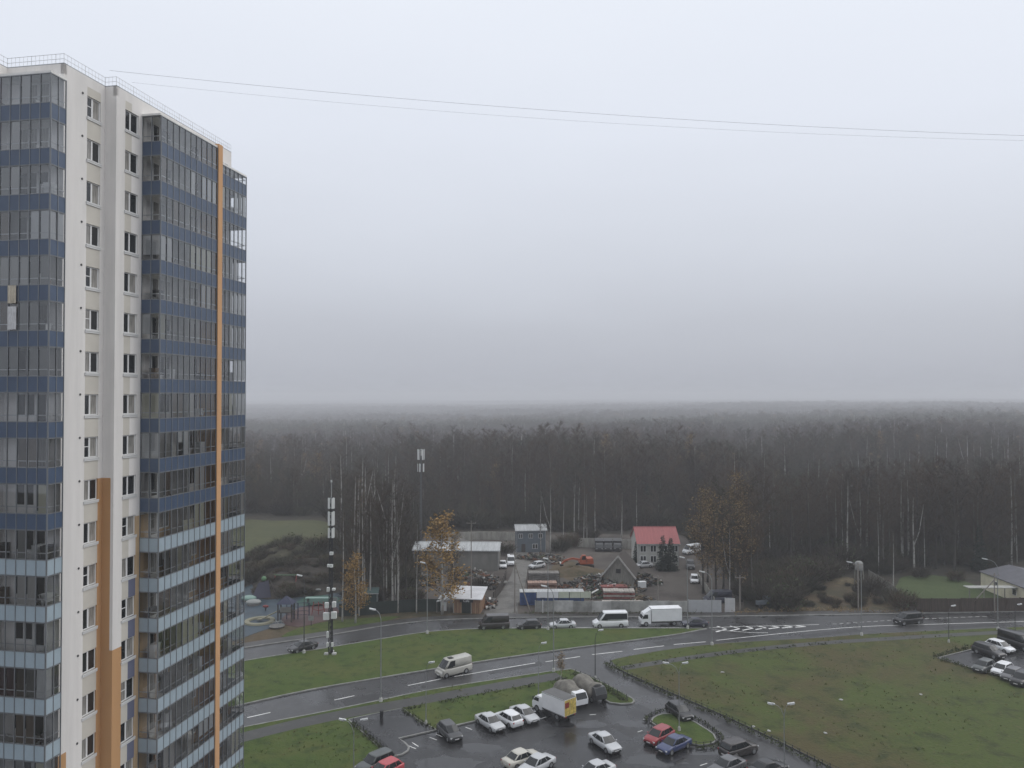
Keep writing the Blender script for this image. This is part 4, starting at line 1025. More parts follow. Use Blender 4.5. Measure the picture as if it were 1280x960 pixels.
M_bluebox = mat('grey_blue_cladding', (0.11, 0.13, 0.15), .6, var=.12, scale=.6)
M_concslab = mat('concrete_panel', (0.33, 0.33, 0.31), .9, var=.22, scale=.7, bump=.2)
M_palefence = mat('pale_fence', (0.30, 0.29, 0.26), .85, var=.25, scale=.6, stretch=(2, 2, .6))
M_fence = mat('dark_green_fence', (0.018, 0.028, 0.024), .6, var=.2, scale=.6)
M_wfence = mat('brown_plank_fence', (0.062, 0.047, 0.038), .85, var=.35, scale=1.2, stretch=(6, 6, .4))
M_slate_roof = mat('slate_grey_roof', (0.085, 0.085, 0.098), .55, var=.15, scale=.7)
M_creamw = mat('cream_wall', (0.60, 0.56, 0.43), .85, var=.1, scale=.6)
M_tarp = mat('blue_tarpaulin', (0.028, 0.06, 0.16), .45, var=.3, scale=1.2)

def gable_house(name, label, base, W, Dp, eave, ridge, rz, wallm, roofm, windows=(), cat='house', over=.35, axis='x', door=None, chim=None):
    """local x along the front, y to the back; ridge along x (axis x) or y"""
    root = thing(name, label, cat, base, rz)
    b = MB(); b.box((-W / 2, 0, -.2), (W / 2, Dp, eave))
    if axis == 'x':
        for x0, x1 in ((-W / 2, -W / 2 + .12), (W / 2 - .12, W / 2)): b.loft([[(x0, 0, eave), (x0, Dp, eave), (x0, Dp / 2, ridge - .1)], [(x1, 0, eave), (x1, Dp, eave), (x1, Dp / 2, ridge - .1)]])
        k = (ridge - eave) / (Dp / 2)
        r = MB()
        for s in (0, 1):
            y0 = -over if s == 0 else Dp + over; z0 = eave - k * over
            r.loft([[(-W / 2 - over, y0, z0), (-W / 2 - over, Dp / 2, ridge), (-W / 2 - over, Dp / 2, ridge + .12), (-W / 2 - over, y0, z0 + .12)], [(W / 2 + over, y0, z0), (W / 2 + over, Dp / 2, ridge), (W / 2 + over, Dp / 2, ridge + .12), (W / 2 + over, y0, z0 + .12)]])
    else:
        for y0, y1 in ((0, .12), (Dp - .12, Dp)): b.loft([[(-W / 2, y0, eave), (W / 2, y0, eave), (0, y0, ridge - .1)], [(-W / 2, y1, eave), (W / 2, y1, eave), (0, y1, ridge - .1)]])
        k = (ridge - eave) / (W / 2); r = MB()
        for s in (-1, 1):
            x0 = s * (W / 2 + over); z0 = eave - k * over
            r.loft([[(x0, -over, z0), (0, -over, ridge), (0, -over, ridge + .14), (x0, -over, z0 + .14)], [(x0, Dp + over, z0), (0, Dp + over, ridge), (0, Dp + over, ridge + .14), (x0, Dp + over, z0 + .14)]])
    part('wall', b, [wallm], root, fix=True); ro = part('roof', r, [roofm], root, fix=True)
    if axis == 'x':
        sm_ = MB(); nS = int((W + 2 * over) / .6)
        for i in range(nS + 1):
            x = -W / 2 - over + .03 + i * (W + 2 * over - .06) / nS
            for y0 in (-over, Dp + over): sm_.beam((x, y0, eave - (ridge - eave) / (Dp / 2) * over + .13), (x, Dp / 2, ridge + .13), .05, .06)
        sm_.beam((-W / 2 - over, Dp / 2, ridge + .14), (W / 2 + over, Dp / 2, ridge + .14), .3, .06)
        part('roof_seam', sm_, [roofm], ro)
        gt = MB(); gt.beam((-W / 2 - over, -over - .06, eave - (ridge - eave) / (Dp / 2) * over), (W / 2 + over, -over - .06, eave - (ridge - eave) / (Dp / 2) * over), .12)
        for x in (-W / 2 + .1, W / 2 - .1): gt.beam((x, -.07, 0), (x, -.07, eave - .1), .1)
        part('gutter', gt, [M_grrf], root)
    if chim: part('chimney', MB().box((chim[0] - .3, chim[1] - .3, ridge - 1), (chim[0] + .3, chim[1] + .3, ridge + .8)), [M_concslab], ro)
    for x, z, w_, h_ in windows:
        f = MB(); f.box((x - w_ / 2 - .08, -.07, z - .08), (x + w_ / 2 + .08, -.003, z + h_ + .08)); fo = part('window', f, [M_pvc], root)
        p = MB(); p.box((x - w_ / 2, -.09, z), (x - .06, -.071, z + h_)); p.box((x + .06, -.09, z), (x + w_ / 2, -.071, z + h_)); part('pane', p, [M_dark], fo)
    if door: part('door', MB().box((door - .5, -.06, 0), (door + .5, -.003, 2.1)), [M_darkwood], root)
    return root
def at_ground(px, py, z=.05): return G(px, py, z)
# red-roofed house
hb = G(823, 707, .05); k = hb.y / F
gable_house('plaster_house', 'two-storey pale house with a red metal roof behind dark spruces', hb, 9.6, 9.0, 5.3, 8.3, R(1), M_hwall, M_redroof,
    [(x, z, 1.25, 1.35) for z in (.9, 3.3) for x in (-3.6, -1.2, 1.4, 3.9)], door=2.6)
lw = MB()
# long warehouse
wb_ = G(570, 713, .05)
gable_house('warehouse', 'long low warehouse with pale sheet roof and blank grey wall', wb_, 19.5, 9, 4.6, 5.6, R(-2), M_shed, M_grrf, [], 'warehouse', door=-6)
# two-storey site office
ob = G(664, 690, .05)
gable_house('site_office', 'small two-storey grey-blue cabin with a light roof and three white windows', ob, 7.6, 4.5, 5.6, 6.6, R(4), M_bluebox, M_grrf, [(-2.7, 3.6, .9, 1), (-.1, 3.6, .9, 1), (2.4, 3.6, .9, 1), (1.0, .9, 1.2, 1.1)], 'cabin', door=-2)
# old wooden hut, gable to the road
hut = gable_house('wooden_hut', 'weathered wooden hut with a steep dark gable roof among scrap timber', G(773, 732, .05), 6.4, 8, 2.3, 6.1, R(-16), M_greywood, M_darkwood, [], 'hut', over=.5, axis='y')
bg_ = MB()
for s in (-1, 1): bg_.beam((s * 3.75, -.55, 1.7), (0, -.55, 6.25), .14, .3)
part('barge_board', bg_, [mat('pale_board', (.38, .37, .35), .85, var=.2, scale=1.5)], hut)
for q in range(13): pass
part('window', MB().box((-.5, -.06, 2.6), (.5, -.003, 3.5)), [M_dark], hut)
# kiosk
kb_ = G(583, 766.5, .05)
kz = kb_.y / F
kio = thing('roadside_kiosk', 'brown boarded roadside kiosk with white roof and a lettered black sign', 'kiosk', kb_, R(-8))
b = MB(); b.box((-2.4, 0, 0), (2.6, 5, 2.6)); part('wall', b, [M_brownwood], kio)
r = MB(); r.loft([[(-3.0, -.5, 2.62), (3.0, -.5, 2.62), (3.0, -.5, 2.75), (-3.0, -.5, 2.75)], [(-3.0, 5.6, 3.5), (3.0, 5.6, 3.5), (3.0, 5.6, 3.63), (-3.0, 5.6, 3.63)]]); part('roof', r, [mat('white_sheet_roof', (.52, .52, .53), .5, var=.12, scale=.8)], kio, fix=True)
part('door', MB().box((-.9, -.07, 0), (.9, -.004, 2.0)).box((-.06, -.09, .1), (.06, -.071, 1.9)), [mat('kiosk_door', (.012, .018, .016), .3)], kio)
sg = part('sign', MB().box((-1.25, -.16, 2.02), (1.25, -.073, 2.6)), [M_trim], kio)
tx = bpy.data.curves.new('lettering', 'FONT'); tx.body = 'Cafe'; tx.size = .62; tx.align_x = 'CENTER'; tx.extrude = .01
tx.materials.append(mat('letter_white', (.75, .75, .75), .5))
to_ = link('lettering_src', tx); bpy.context.view_layer.update(); lm = bpy.data.meshes.new_from_object(to_.evaluated_get(bpy.context.evaluated_depsgraph_get())); bpy.data.objects.remove(to_)
to = link('lettering', lm, sg); to.location = (0, -.175, 2.1); to.rotation_euler = (R(90), 0, 0)
cn = MB(); cn.loft([[(-5.6, -.4, 1.9), (-3.05, -.4, 2.4), (-3.05, -.4, 2.5), (-5.6, -.4, 2.0)], [(-5.6, 4, 2.3), (-3.05, 4, 2.9), (-3.05, 4, 3.0), (-5.6, 4, 2.4)]]); part('side_canopy', cn, [M_grrf], kio, fix=True)
cb = MB()
for x, y in ((-5.5, -.3), (-5.5, 3.8), (-3.2, -.3)): cb.box((x - .05, y - .05, 0), (x + .05, y + .05, 2.0))
part('canopy_post', cb, [M_greywood], kio)
part('white_board', MB().box((-4.9, .2, .2), (-3.8, .28, 1.9)), [M_blind], kio)
for x in (-2.3, -1.6, -.95, .95, 1.7, 2.5): part('corner_trim', MB().box((x - .05, -.06, 0), (x + .05, -.004, 2.0)), [mat('light_wood', (.34, .24, .15), .8)], kio)

def panel_fence(name, label, line, H, step, m, post=.12, cat='fence', th=.08, pm=None, jag=0, label_kind=None):
    root = thing(name, label, cat, line[0]); rg = random.Random(len(line))
    for a, b in zip(line, line[1:]):
        d = b - a; n_ = max(1, round(d.length / step)); u_ = d.normalized(); M = Matrix.Rotation(math.atan2(u_.y, u_.x), 3, 'Z')
        for k in range(n_):
            p = a.lerp(b, k / n_) - line[0]; q = a.lerp(b, (k + 1) / n_) - line[0]; c = (p + q) / 2; hh = H + rg.uniform(-jag, jag)
            M2 = M @ Matrix.Rotation(rg.uniform(-jag, jag) * .05, 3, 'Y')
            pa = part('panel', MB().rbox((c.x, c.y, hh / 2), (d.length / n_ - .06, th, hh), M2), [m if not isinstance(m, list) else rg.choice(m)], root)
            part('post', MB().rbox((p.x, p.y, (hh + .1) / 2), (post, post + th, hh + .1), M), [pm or (m if not isinstance(m, list) else m[0])], root)
    return root
M_concB = mat('concrete_panel_dirty', (0.25, 0.25, 0.235), .9, var=.25, scale=.7)
M_concC = mat('concrete_panel_pale', (0.40, 0.40, 0.385), .9, var=.2, scale=.7)
panel_fence('concrete_fence', 'grey concrete panel fence along the yard behind the minibus and box truck', PX((669, 765), (740, 765.5), (860, 765.5)), 2.1, 3.6, [M_concslab, M_concB, M_concC], jag=.06)
panel_fence('sheet_fence', 'plain light grey sheet fence right of the concrete panels', PX((861, 765.5), (902, 765.8)), 2.3, 2.9, mat('light_grey_sheet', (.38, .39, .40), .5, var=.06))
panel_fence('metal_gate', 'pale sheet gate leaf standing at the right end of the yard', PX((906.5, 765.5), (919, 765.5)), 2.6, 2, mat('pale_sheet', (.46, .46, .46), .5, var=.08), cat='gate')
panel_fence('pale_rear_fence', 'pale concrete fence closing the back of the yard behind the cabin', PX((556, 676.5), (600, 674.5), (646, 676)), 2.3, 3.4, M_palefence)
panel_fence('pale_rear_fence', 'pale slab fence behind the three dark lorries left of the red-roofed house', PX((722, 684), (797, 686.5)), 2.5, 3.4, M_palefence)
panel_fence('dark_sheet_fence', 'long dark green sheet fence below the birches left of the kiosk', PX((424, 771), (470, 768), (520, 764.5), (551, 764.5)), 2.3, 2.6, M_fence)
panel_fence('plank_fence', 'dark brown plank fence before the lawn and the cream house', PX((1146, 765.5), (1220, 765.5), (1330, 764), (1420, 762)), 2.6, 2.6, M_wfence, jag=.04)
panel_fence('plank_fence', 'weathered grey plank fence slanting through the scrub toward the road', PX((1086, 722), (1110, 737), (1126, 751)), 1.7, 2.4, M_greywood, jag=.1)
panel_fence('mesh_fence', 'dark slatted fence running back along the left of the pale track', PX((617, 752), (627, 738), (633, 722)), 1.8, 2.4, M_darkwood)
panel_fence('lane_fence', 'broken pale fence along the yard lane below the bare trees', PX((872, 724), (884, 742), (893, 757)), 1.5, 2.0, M_palefence, jag=.12)

# long blue container with a pale top, white board fence before it
bb = G(690, 757, .05); bx = thing('shipping_container', 'long blue container with a pale top behind the white boards', 'container', bb, R(1))
cz = MB(); cz.box((-6.1, 0, .1), (6.1, 2.4, 2.5))
for k in range(40): x = -6 + k * .307; cz.box((x, -.03, .2), (x + .15, 0, 2.4))
part('body', cz, [M_tarp], bx); part('roof', MB().box((-6.15, -.04, 2.503), (6.15, 2.44, 2.58)), [M_grrf], bx)
for s in (-1, 1): part('door', MB().box((6.103, 1.2 + s * .6 - .55, .2), (6.14, 1.2 + s * .6 + .55, 2.4)), [M_bluebox], bx)
wbp = G(702, 764.4, .05); wbd = thing('board_screen', 'white and pale green boards raised above the concrete fence', 'screen', wbp + Vector((0, .6, 0)))
for k, (w_, m_) in enumerate(((2.0, M_blind), (2.0, M_blind), (1.9, mat('pale_green_board', (.42, .45, .36), .6, var=.1)), (2.0, MATS['pale_green_board']), (1.9, MATS['pale_green_board']))):
    x = -4.6 + k * 2.05; part('panel', MB().box((x, 0, 2.35), (x + w_, .06, 3.5)), [m_], wbd)
pp = MB()
for k in range(6): pp.box((-4.7 + k * 2.05, .07, -.1), (-4.6 + k * 2.05, .17, 3.4))
part('frame', pp, [M_darkwood], wbd)
# road sign on a white post in front
sb = G(678.5, 766.5, .12); rs = thing('road_sign', 'small sign on a white post before the white boards', 'road sign', sb)
part('post', MB().tube([(0, 0, 0), (0, 0, 2.6)], .06, 6), [M_blind], rs); part('sign_plate', MB().box((-.45, -.07, 2.5), (.45, -.04, 2.85)), [mat('sign_navy', (.03, .04, .08), .4)], rs)

# stacked goods
def stack(name, label, px, py, W, Dp, H, rows, m1, m2, rz, seed, cat='stack', gap=.05):
    root = thing(name, label, cat, G(px, py, .05), rz); rg = random.Random(seed)
    for k in range(rows):
        z0 = H * k / rows + .05; z1 = H * (k + 1) / rows - gap; mb = MB(); q = max(3, int(W / .5))
        for j in range(q):
            x0 = -W / 2 + W * j / q; e = rg.uniform(-.12, .12); mb.box((x0 + .02, e, z0), (x0 + W / q - .02, Dp + e, z1 + rg.uniform(-.04, .04)))
        part('layer', mb, [m1 if k % 2 == 0 else m2], root)
    fr = MB()
    for x in (-W / 2 - .12, W / 2 + .04): fr.box((x, -.1, 0), (x + .08, .0, H + .3)); fr.box((x, Dp, 0), (x + .08, Dp + .1, H + .3))
    part('frame', fr, [M_darkwood], root)
M_pink = mat('pinkish_timber', (.30, .20, .16), .85, var=.25, scale=1.5); M_rust = mat('rusty_brown', (.17, .09, .06), .85, var=.3, scale=1.2); M_grtim = mat('grey_timber', (.17, .16, .15), .9, var=.3, scale=1.2); M_pgrey = mat('pale_plank', (.36, .33, .30), .85, var=.2, scale=1.2)
M_redbeam = mat('red_painted_steel', (.22, .07, .06), .7, var=.25, scale=1.2)
stack('timber_stack', 'grey timber stack in a dark rack behind the reddish one', 680, 728, 6.6, 2.5, 2.0, 4, M_grtim, M_grtim, R(1), 1)
stack('timber_stack', 'pinkish-red timber stack just behind the blue container', 678, 740, 6.0, 2.0, 1.9, 4, M_rust, M_pink, R(1), 2)
stack('beam_stack', 'stack of red steel beams and pale planks behind the concrete fence', 774, 749, 6.2, 2.4, 1.6, 4, M_redbeam, M_pgrey, R(-2), 3)
stack('beam_stack', 'low stack of red beams behind the other red stack', 768, 741, 5.4, 2.0, 1.3, 3, M_redbeam, M_redbeam, R(3), 4)
stack('plank_stack', 'flat stack of pale planks at the foot of the concrete fence', 779, 757, 8, 1.4, .7, 2, M_pgrey, M_pgrey, R(-1), 5)
# heaps of scrap round the hut: each heap one thing
M_scrap = [mat('scrap_dark', (.03, .028, .026), .8), mat('scrap_grey', (.16, .155, .145), .8), mat('scrap_wood', (.13, .095, .06), .9), mat('scrap_white', (.52, .52, .50), .6), mat('scrap_rust', (.13, .055, .03), .9), mat('scrap_green', (.05, .07, .035), .9)]
def heap(label, px, py, rx, ry, h, n_, seed, wts, cat='scrap heap'):
    rg = random.Random(seed); c = G(px, py, .05); mb = MB()
    for k in range(int(n_ * 1.7)):
        a = rg.uniform(0, 2 * math.pi); q = math.sqrt(rg.random()); x, y = rx * q * math.cos(a), ry * q * math.sin(a); z = h * (1 - q) * rg.random()
        M = Matrix.Rotation(rg.uniform(0, 3.14), 3, 'Z') @ Matrix.Rotation(rg.uniform(-.5, .5), 3, 'Y')
        sz = (rg.uniform(.3, 2.2), rg.uniform(.08, .5), rg.uniform(.06, .45))
        mb.rbox((x, y, z + .15), sz, M, rg.choices(range(6), wts)[0])
    tag(link('scrap_heap', mb.mesh('scrap_heap', M_scrap), None, c), label, cat)
heap('scrap heap with dark metal left of the wooden hut', 748, 730, 6, 4.5, 2.6, 170, 1, (9, 3, 3, .5, 2, 1))
heap('scrap heap of timber right of the wooden hut', 800, 728, 4.5, 4, 2.6, 120, 2, (9, 3, 4, .4, 1, 1))
heap('scrap heap with white pieces in front of the wooden hut', 764, 738, 7, 2.6, 1.6, 150, 3, (9, 3, 3, .8, 2, 1))
heap('mossy heap of rubble behind the concrete fence', 741, 745, 3.4, 2.6, 1.0, 70, 4, (3, 3, 3, .4, 1, 6))
heap('dark heap of scrap metal behind the kiosk', 606, 730, 3.4, 6, 2.4, 140, 5, (7, 4, 2, .3, 2, 0))
heap('dark scrap heap against the front of the warehouse', 590, 722, 5, 2.6, 2.2, 110, 6, (7, 4, 2, .2, 2, 1))
heap('heap of dark machine parts beside the grey timber rack', 706, 738, 2.2, 2.4, 1.6, 60, 7, (7, 2, 1, .1, 4, 0))
heap('heap of boards and crates near the end of the yard lane', 805, 752, 2.4, 2.2, 1.1, 50, 8, (4, 3, 5, .5, 2, 1))
heap('low heap of boards by the mouth of the pale track', 612, 756, 1.4, 3.2, 1.2, 50, 9, (6, 3, 2, .3, 3, 0))
heap('grey scrap heap beyond the parked silver hatchback', 690, 700, 3.2, 5, 1.5, 90, 10, (4, 6, 2, .2, 1, 1))
heap('dark scrap heap before the two-storey cabin', 672, 698, 5, 2.4, 1.5, 80, 11, (6, 5, 2, .2, 1, 1))
heap('scrap heap under the bare trees at the left of the warehouse', 520, 728, 5, 5, 2.2, 110, 12, (7, 5, 3, .2, 1, 2))
tag(link('white_crate', MB().box((-.75, -.5, 0), (.75, .5, 1.3)).box((-.8, -.55, 1.303), (.8, .55, 1.36)).mesh('white_crate', M_blind), None, G(802.5, 735, .05), .2), 'white crate standing right of the wooden hut', 'crate')
tag(link('flat_trailer', MB().box((-1.9, -.9, .5), (1.9, .9, .62)).box((-1.9, -.9, .62), (-1.8, .9, 1.0)).disc((-.5, -.9, .35), (0, 1, 0), .35, .2, 12).disc((-.5, .9, .35), (0, 1, 0), .35, .2, 12).box((1.9, -.06, .5), (3.0, .06, .6)).mesh('flat_trailer', M_scrap[1]), None, G(623, 731, .05), .1), 'small flat grey trailer by the pale track behind the scrap', 'trailer')

# orange excavator beside the sand heap
ex = thing('excavator', 'orange excavator resting its arm behind the brown sand heap', 'excavator', G(731, 709, .05), R(188))
M_or = mat('excavator_orange', (.34, .08, .035), .5, var=.15, scale=2)
for s in (-1, 1):
    t = MB(); rg_ = []
    t.loft([[(x, s * 1.1 + y, z) for x, z in ((-1.9, .15), (-1.6, 0), (1.6, 0), (1.9, .15), (1.9, .65), (1.6, .8), (-1.6, .8), (-1.9, .65))] for y in (-.28, .28)]); part('track', t, [M_trim], ex, fix=True)
part('body', MB().box((-1.8, -1.25, .95), (1.3, 1.25, 1.35)).loft([[(-1.8, y, 1.35), (-.2, y, 1.35), (-.3, y, 2.2), (-1.7, y, 2.25)] for y in (-1.25, 1.25)]), [M_or], ex)
cbn = MB(); cbn.loft([[(0, y, 1.36), (1.25, y, 1.36), (1.2, y, 2.3), (.8, y, 3.0), (0, y, 3.0)] for y in (.3, 1.25)]); cbo = part('cab', cbn, [M_or], ex, fix=True)
part('window', MB().face([(.1, 1.26, 2.0), (1.1, 1.26, 2.0), (.78, 1.26, 2.85), (.1, 1.26, 2.85)]).face([(1.22, .35, 2.0), (1.22, 1.2, 2.0), (.88, 1.2, 2.85), (.88, .35, 2.85)]), [M_carglass], cbo)
part('boom', MB().beam((.9, -.2, 1.7), (3.0, -.2, 2.1), .4, .42).beam((2.9, -.2, 2.1), (4.6, -.2, 1.7), .36, .38), [M_or], ex)
part('arm', MB().beam((4.5, -.2, 1.8), (5.5, -.2, .9), .3, .35), [M_or], ex)
part('bucket', MB().loft([[(5.2, y, .9), (5.9, y, .8), (5.7, y, .15), (5.0, y, .2)] for y in (-.75, .35)]), [M_scrap[0]], ex, fix=True)
def mound(name, label, px, py, rx, ry, h, m, seed, cat='heap', kind=None, rough=.14):
    rg = random.Random(seed); mb = MB(); n_, mm = 26, 9; c = G(px, py, 0); rings = []
    ph = [rg.uniform(0, 6.28) for _ in range(4)]
    for a in range(mm + 1):
        q = 1 - a / mm; ring = []
        for b in range(n_):
            t = 2 * math.pi * b / n_; k = 1 + .14 * math.sin(2 * t + ph[0]) + .09 * math.sin(5 * t + ph[1])
            z = h * (1 - q * q) ** 1.3 * (1 + rough * math.sin(3 * t + ph[2] + q * 4)) + rg.uniform(-.05, .05) * h * (q < .95)
            ring.append((rx * q * k * math.cos(t), ry * q * k * math.sin(t), max(z, -.05)))
        rings.append(ring)
    mb.loft(rings, cap=False)
    o = link(name, mb.mesh(name, m, True), None, c)
    return tag(o, label, cat if not kind else None, None, kind)
mound('sand_heap', 'wide brown sand heap in front of the orange excavator', 716, 716, 7, 5, 1.4, M_scrub, 1)
mound('rubble_heap', 'pale rubble heap behind the warehouse roof', 563, 684, 8, 5, 2.6, M_gravel, 2)
mound('hill', None, 378, 722, 13, 17, 3.6, mat('bare_earth', (.034, .028, .022), .95, var=.45, scale=.8, bump=.8), 5, kind='structure')
mound('hill', None, 352, 700, 9, 14, 3.0, mat('earth_grassed', (.044, .040, .022), .95, var=.45, scale=.8, bump=.8), 6, kind='structure')
mound('pale_grass_heap', 'pale heap of dead grass at the back of the scrub on the right', 987, 725, 6, 4, 1.3, mat('dead_grass', (.115, .10, .058), .95, var=.25, scale=.8, bump=.8), 7)
mound('leaf_heap', 'pale heap of leaves beside the lattice tree stand', 1056, 727, 4, 3, .8, mat('dead_leaf', (.10, .08, .045), .95, var=.3, scale=1.2, bump=.8), 8)

# cream house at the right edge behind the plank fence
ch = gable_house('cream_house', 'low cream house with a dark slate roof at the right edge behind the fence', Vector((103.5, 147.5, .05)), 12, 14, 3.4, 4.7, R(0), M_creamw, M_slate_roof, [(-2.2, 1.2, 1.1, 1.2), (2.4, 1.2, 1.1, 1.2)], over=.25, axis='y')
for yw in (3.2, 9.0):
    fo = part('window', MB().box((-6.07, yw - .6, 1.3), (-6.003, yw + .6, 2.6)), [M_pvc], ch); part('pane', MB().box((-6.09, yw - .5, 1.4), (-6.071, yw - .04, 2.5)).box((-6.09, yw + .04, 1.4), (-6.071, yw + .5, 2.5)), [M_dark], fo)
pc = thing('porch_canopy', 'pale flat canopy roof between the plank fence and the cream house', 'canopy', G(1256, 757, .05) + Vector((0, 1.5, 0)))
part('roof', MB().box((-6.0, 0, 2.9), (9, 1.8, 3.02)), [M_concslab], pc)
pp = MB()
for x in (-5.8, -3, 1, 5, 8.6): pp.box((x, .1, 0), (x + .14, .24, 2.9))
part('post', pp, [M_greywood], pc)
# lattice-topped stand in the scrub
st_ = thing('lookout_stand', 'small grey rounded tank on a thin wooden stand behind the street lamp', 'tank', G(1074, 741, .05))
t = MB(); t.tube([(0, 0, 4.6), (0, 0, 4.7), (0, 0, 6.1), (0, 0, 6.4)], [.72, .8, .78, .45], 12); part('tank', t, [mat('grey_tank', (.25, .25, .24), .7, var=.2, scale=1.5)], st_, True)
for x, y in ((-.55, -.55), (.55, -.55), (.55, .55), (-.55, .55)): part('leg', MB().tube([(x * 1.3, y * 1.3, 0), (x, y, 4.7)], .1, 6), [M_greywood], st_)
bl = MB(); bl.beam((-.7, -.7, 1), (.6, -.6, 3.6), .08); bl.beam((.7, -.7, 1), (-.6, -.6, 3.6), .08); part('brace', bl, [M_greywood], st_)
# small wrecked tractor at the verge
tr = thing('old_tractor', 'small blue-grey tractor half hidden in weeds at the verge', 'tractor', G(954.5, 759, .05), R(200))
part('body', MB().box((-.2, -.4, .6), (1.5, .4, 1.3)), [M_bluebox], tr); part('cab', MB().loft([[(-1.2, y, .7), (-.2, y, .7), (-.3, y, 2.1), (-1.1, y, 2.1)] for y in (-.6, .6)]), [M_bluebox], tr)
for x, y, r_ in ((-.8, .75, .65), (-.8, -.75, .65), (1.1, .6, .38), (1.1, -.6, .38)): part('wheel', MB().disc((x, y, r_), (0, 1, 0), r_, .3, 14), [M_tyre], tr)
# green shed and litter bin by the birches
gable_house('green_shed', 'small dark green shed behind the yellow birch', G(464, 757, .05) + Vector((0, 0, 0)), 2.4, 2.2, 2.4, 3.0, R(6), mat('shed_green', (.03, .06, .055), .7), mat('shed_roof', (.05, .09, .085), .6), [], 'shed', over=.2)
bo = thing('litter_bin', 'small black bin beside the footpath puddle', 'bin', G(477, 897.5, .14))
part('body', MB().tube([(0, 0, 0), (0, 0, .1), (0, 0, .85)], [.16, .2, .24], 10), [M_trim], bo); part('lid', MB().tube([(0, 0, .85), (0, 0, .95)], [.27, .2], 10), [M_trim], bo)

# ------------------------------------------------------------------ playground
def P_(name, label, cat, px, py, rz=0, z=.065): return thing(name, label, cat, G(px, py, z), rz)
M_yelw = mat('faded_yellow', (.20, .19, .13), .6); M_pred = mat('play_red', (.22, .05, .045), .5); M_pblue = mat('play_blue', (.03, .035, .07), .5); M_mint = mat('mint_board', (.20, .30, .26), .5); M_pgreen = mat('play_green', (.10, .20, .10), .6); M_pwhite = mat('play_white', (.24, .25, .24), .5)
pt = P_('play_tower', 'wooden play tower with a pale slide pointing left', 'play tower', 357, 776)
part('platform', MB().box((-1.2, -1, 1.6), (1.4, 1, 1.75)), [M_darkwood], pt)
for x, y in ((-1.1, -.9), (1.3, -.9), (1.3, .9), (-1.1, .9)): part('post', MB().box((x - .09, y - .09, 0), (x + .09, y + .09, 3.3)), [M_darkwood], pt)
part('roof', MB().loft([[(-1.4, -1.2, 3.2), (1.6, -1.2, 3.2), (1.6, 1.2, 3.2), (-1.4, 1.2, 3.2)], [(.0, -.1, 4.4), (.2, -.1, 4.4), (.2, .1, 4.4), (.0, .1, 4.4)]]), [M_pblue], pt)
sl = MB(); sl.loft([[(-1.2, -.45, 1.75), (-1.2, .45, 1.75), (-1.2, .45, 1.9), (-1.2, -.45, 1.9)], [(-4.2, -.45, .3), (-4.2, .45, .3), (-4.2, .45, .45), (-4.2, -.45, .45)], [(-5.0, -.45, .2), (-5.0, .45, .2), (-5.0, .45, .35), (-5.0, -.45, .35)]]); part('slide', sl, [M_yelw], pt)
part('side_panel', MB().box((-.7, -1.06, 1.76), (1.2, -1.0, 2.7)), [M_scrap[1]], pt)
cf = P_('climbing_frame', 'dark blue climbing frame right of the play tower', 'climbing frame', 374, 772)
for k in range(5):
    part('post', MB().tube([(-2 + k, -.8 + .4 * (k % 2), 0), (-2 + k, -.8 + .4 * (k % 2), 2.9)], .09, 6), [M_pblue], cf)
m = MB()
for k in range(4):
    for z in (.7, 1.4, 2.1, 2.8): m.beam((-2 + k, -.8 + .4 * (k % 2), z), (-1 + k, -.8 + .4 * ((k + 1) % 2), z), .07)
part('rung', m, [M_pblue], cf)
sw = P_('swing_frame', 'red-legged swing frame on the far red surface', 'swing', 357, 737)
for x in (-2.2, 2.2):
    for y in (-.9, .9): part('leg', MB().tube([(x, y, 0), (x, 0, 3)], .08, 6), [M_pred], sw)
part('top_bar', MB().tube([(-2.4, 0, 3), (2.4, 0, 3)], .08, 6), [M_pgreen], sw)
for x in (-1, 1): part('seat', MB().box((x - .3, -.15, .6), (x + .3, .15, .68)).tube([(x - .28, 0, .65), (x - .28, 0, 3)], .02, 4).tube([(x + .28, 0, .65), (x + .28, 0, 3)], .02, 4), [M_trim], sw)
sr = P_('rope_frame', 'small red climbing rings beside the mint-topped table', 'climbing frame', 398, 768)
for x in (-1.2, 0, 1.2): part('post', MB().tube([(x, 0, 0), (x * .7, 0, 2.3)], .08, 6), [M_pred], sr)
part('ring', MB().tube([(1.2 * math.cos(a * .35), .1, 1.3 + .6 * math.sin(a * .35)) for a in range(18)], .06, 5), [M_pred], sr)
tb = P_('games_table', 'long mint-green table top on the green surface', 'table', 399, 753)
part('table_top', MB().box((-2.6, -.6, .85), (2.6, .6, .95)), [M_mint], tb)
for x in (-2.2, 2.2): part('leg', MB().box((x - .1, -.4, 0), (x + .1, .4, .85)), [M_scrap[1]], tb)
rg = MB(); n_ = 32
for k in range(n_):
    a, b = 2 * math.pi * k / n_, 2 * math.pi * (k + 1) / n_
    rg.loft([[(r_ * math.cos(t), r_ * math.sin(t), z) for r_, z in ((1.7, 0), (2.7, 0), (2.6, .28), (1.8, .28))] for t in (a, b)], cap=False)
tag(link('ring_bench', rg.mesh('ring_bench', M_yelw), None, G(324.5, 777, .065)), 'flat pale yellow ring-shaped bench on the blue surface', 'bench')
rd = P_('roundabout', 'grey roundabout below the yellow ring bench', 'roundabout', 346, 784)
part('platform', MB().disc((0, 0, .22), (0, 0, 1), 1.3, .12, 18), [M_scrap[1]], rd); m = MB()
for k in range(6):
    a = k * math.pi / 3; m.tube([(math.cos(a) * 1.1, math.sin(a) * 1.1, .25), (math.cos(a) * 1.1, math.sin(a) * 1.1, .95), (0, 0, .95)], .04, 5)
part('handrail', m, [M_pwhite], rd)
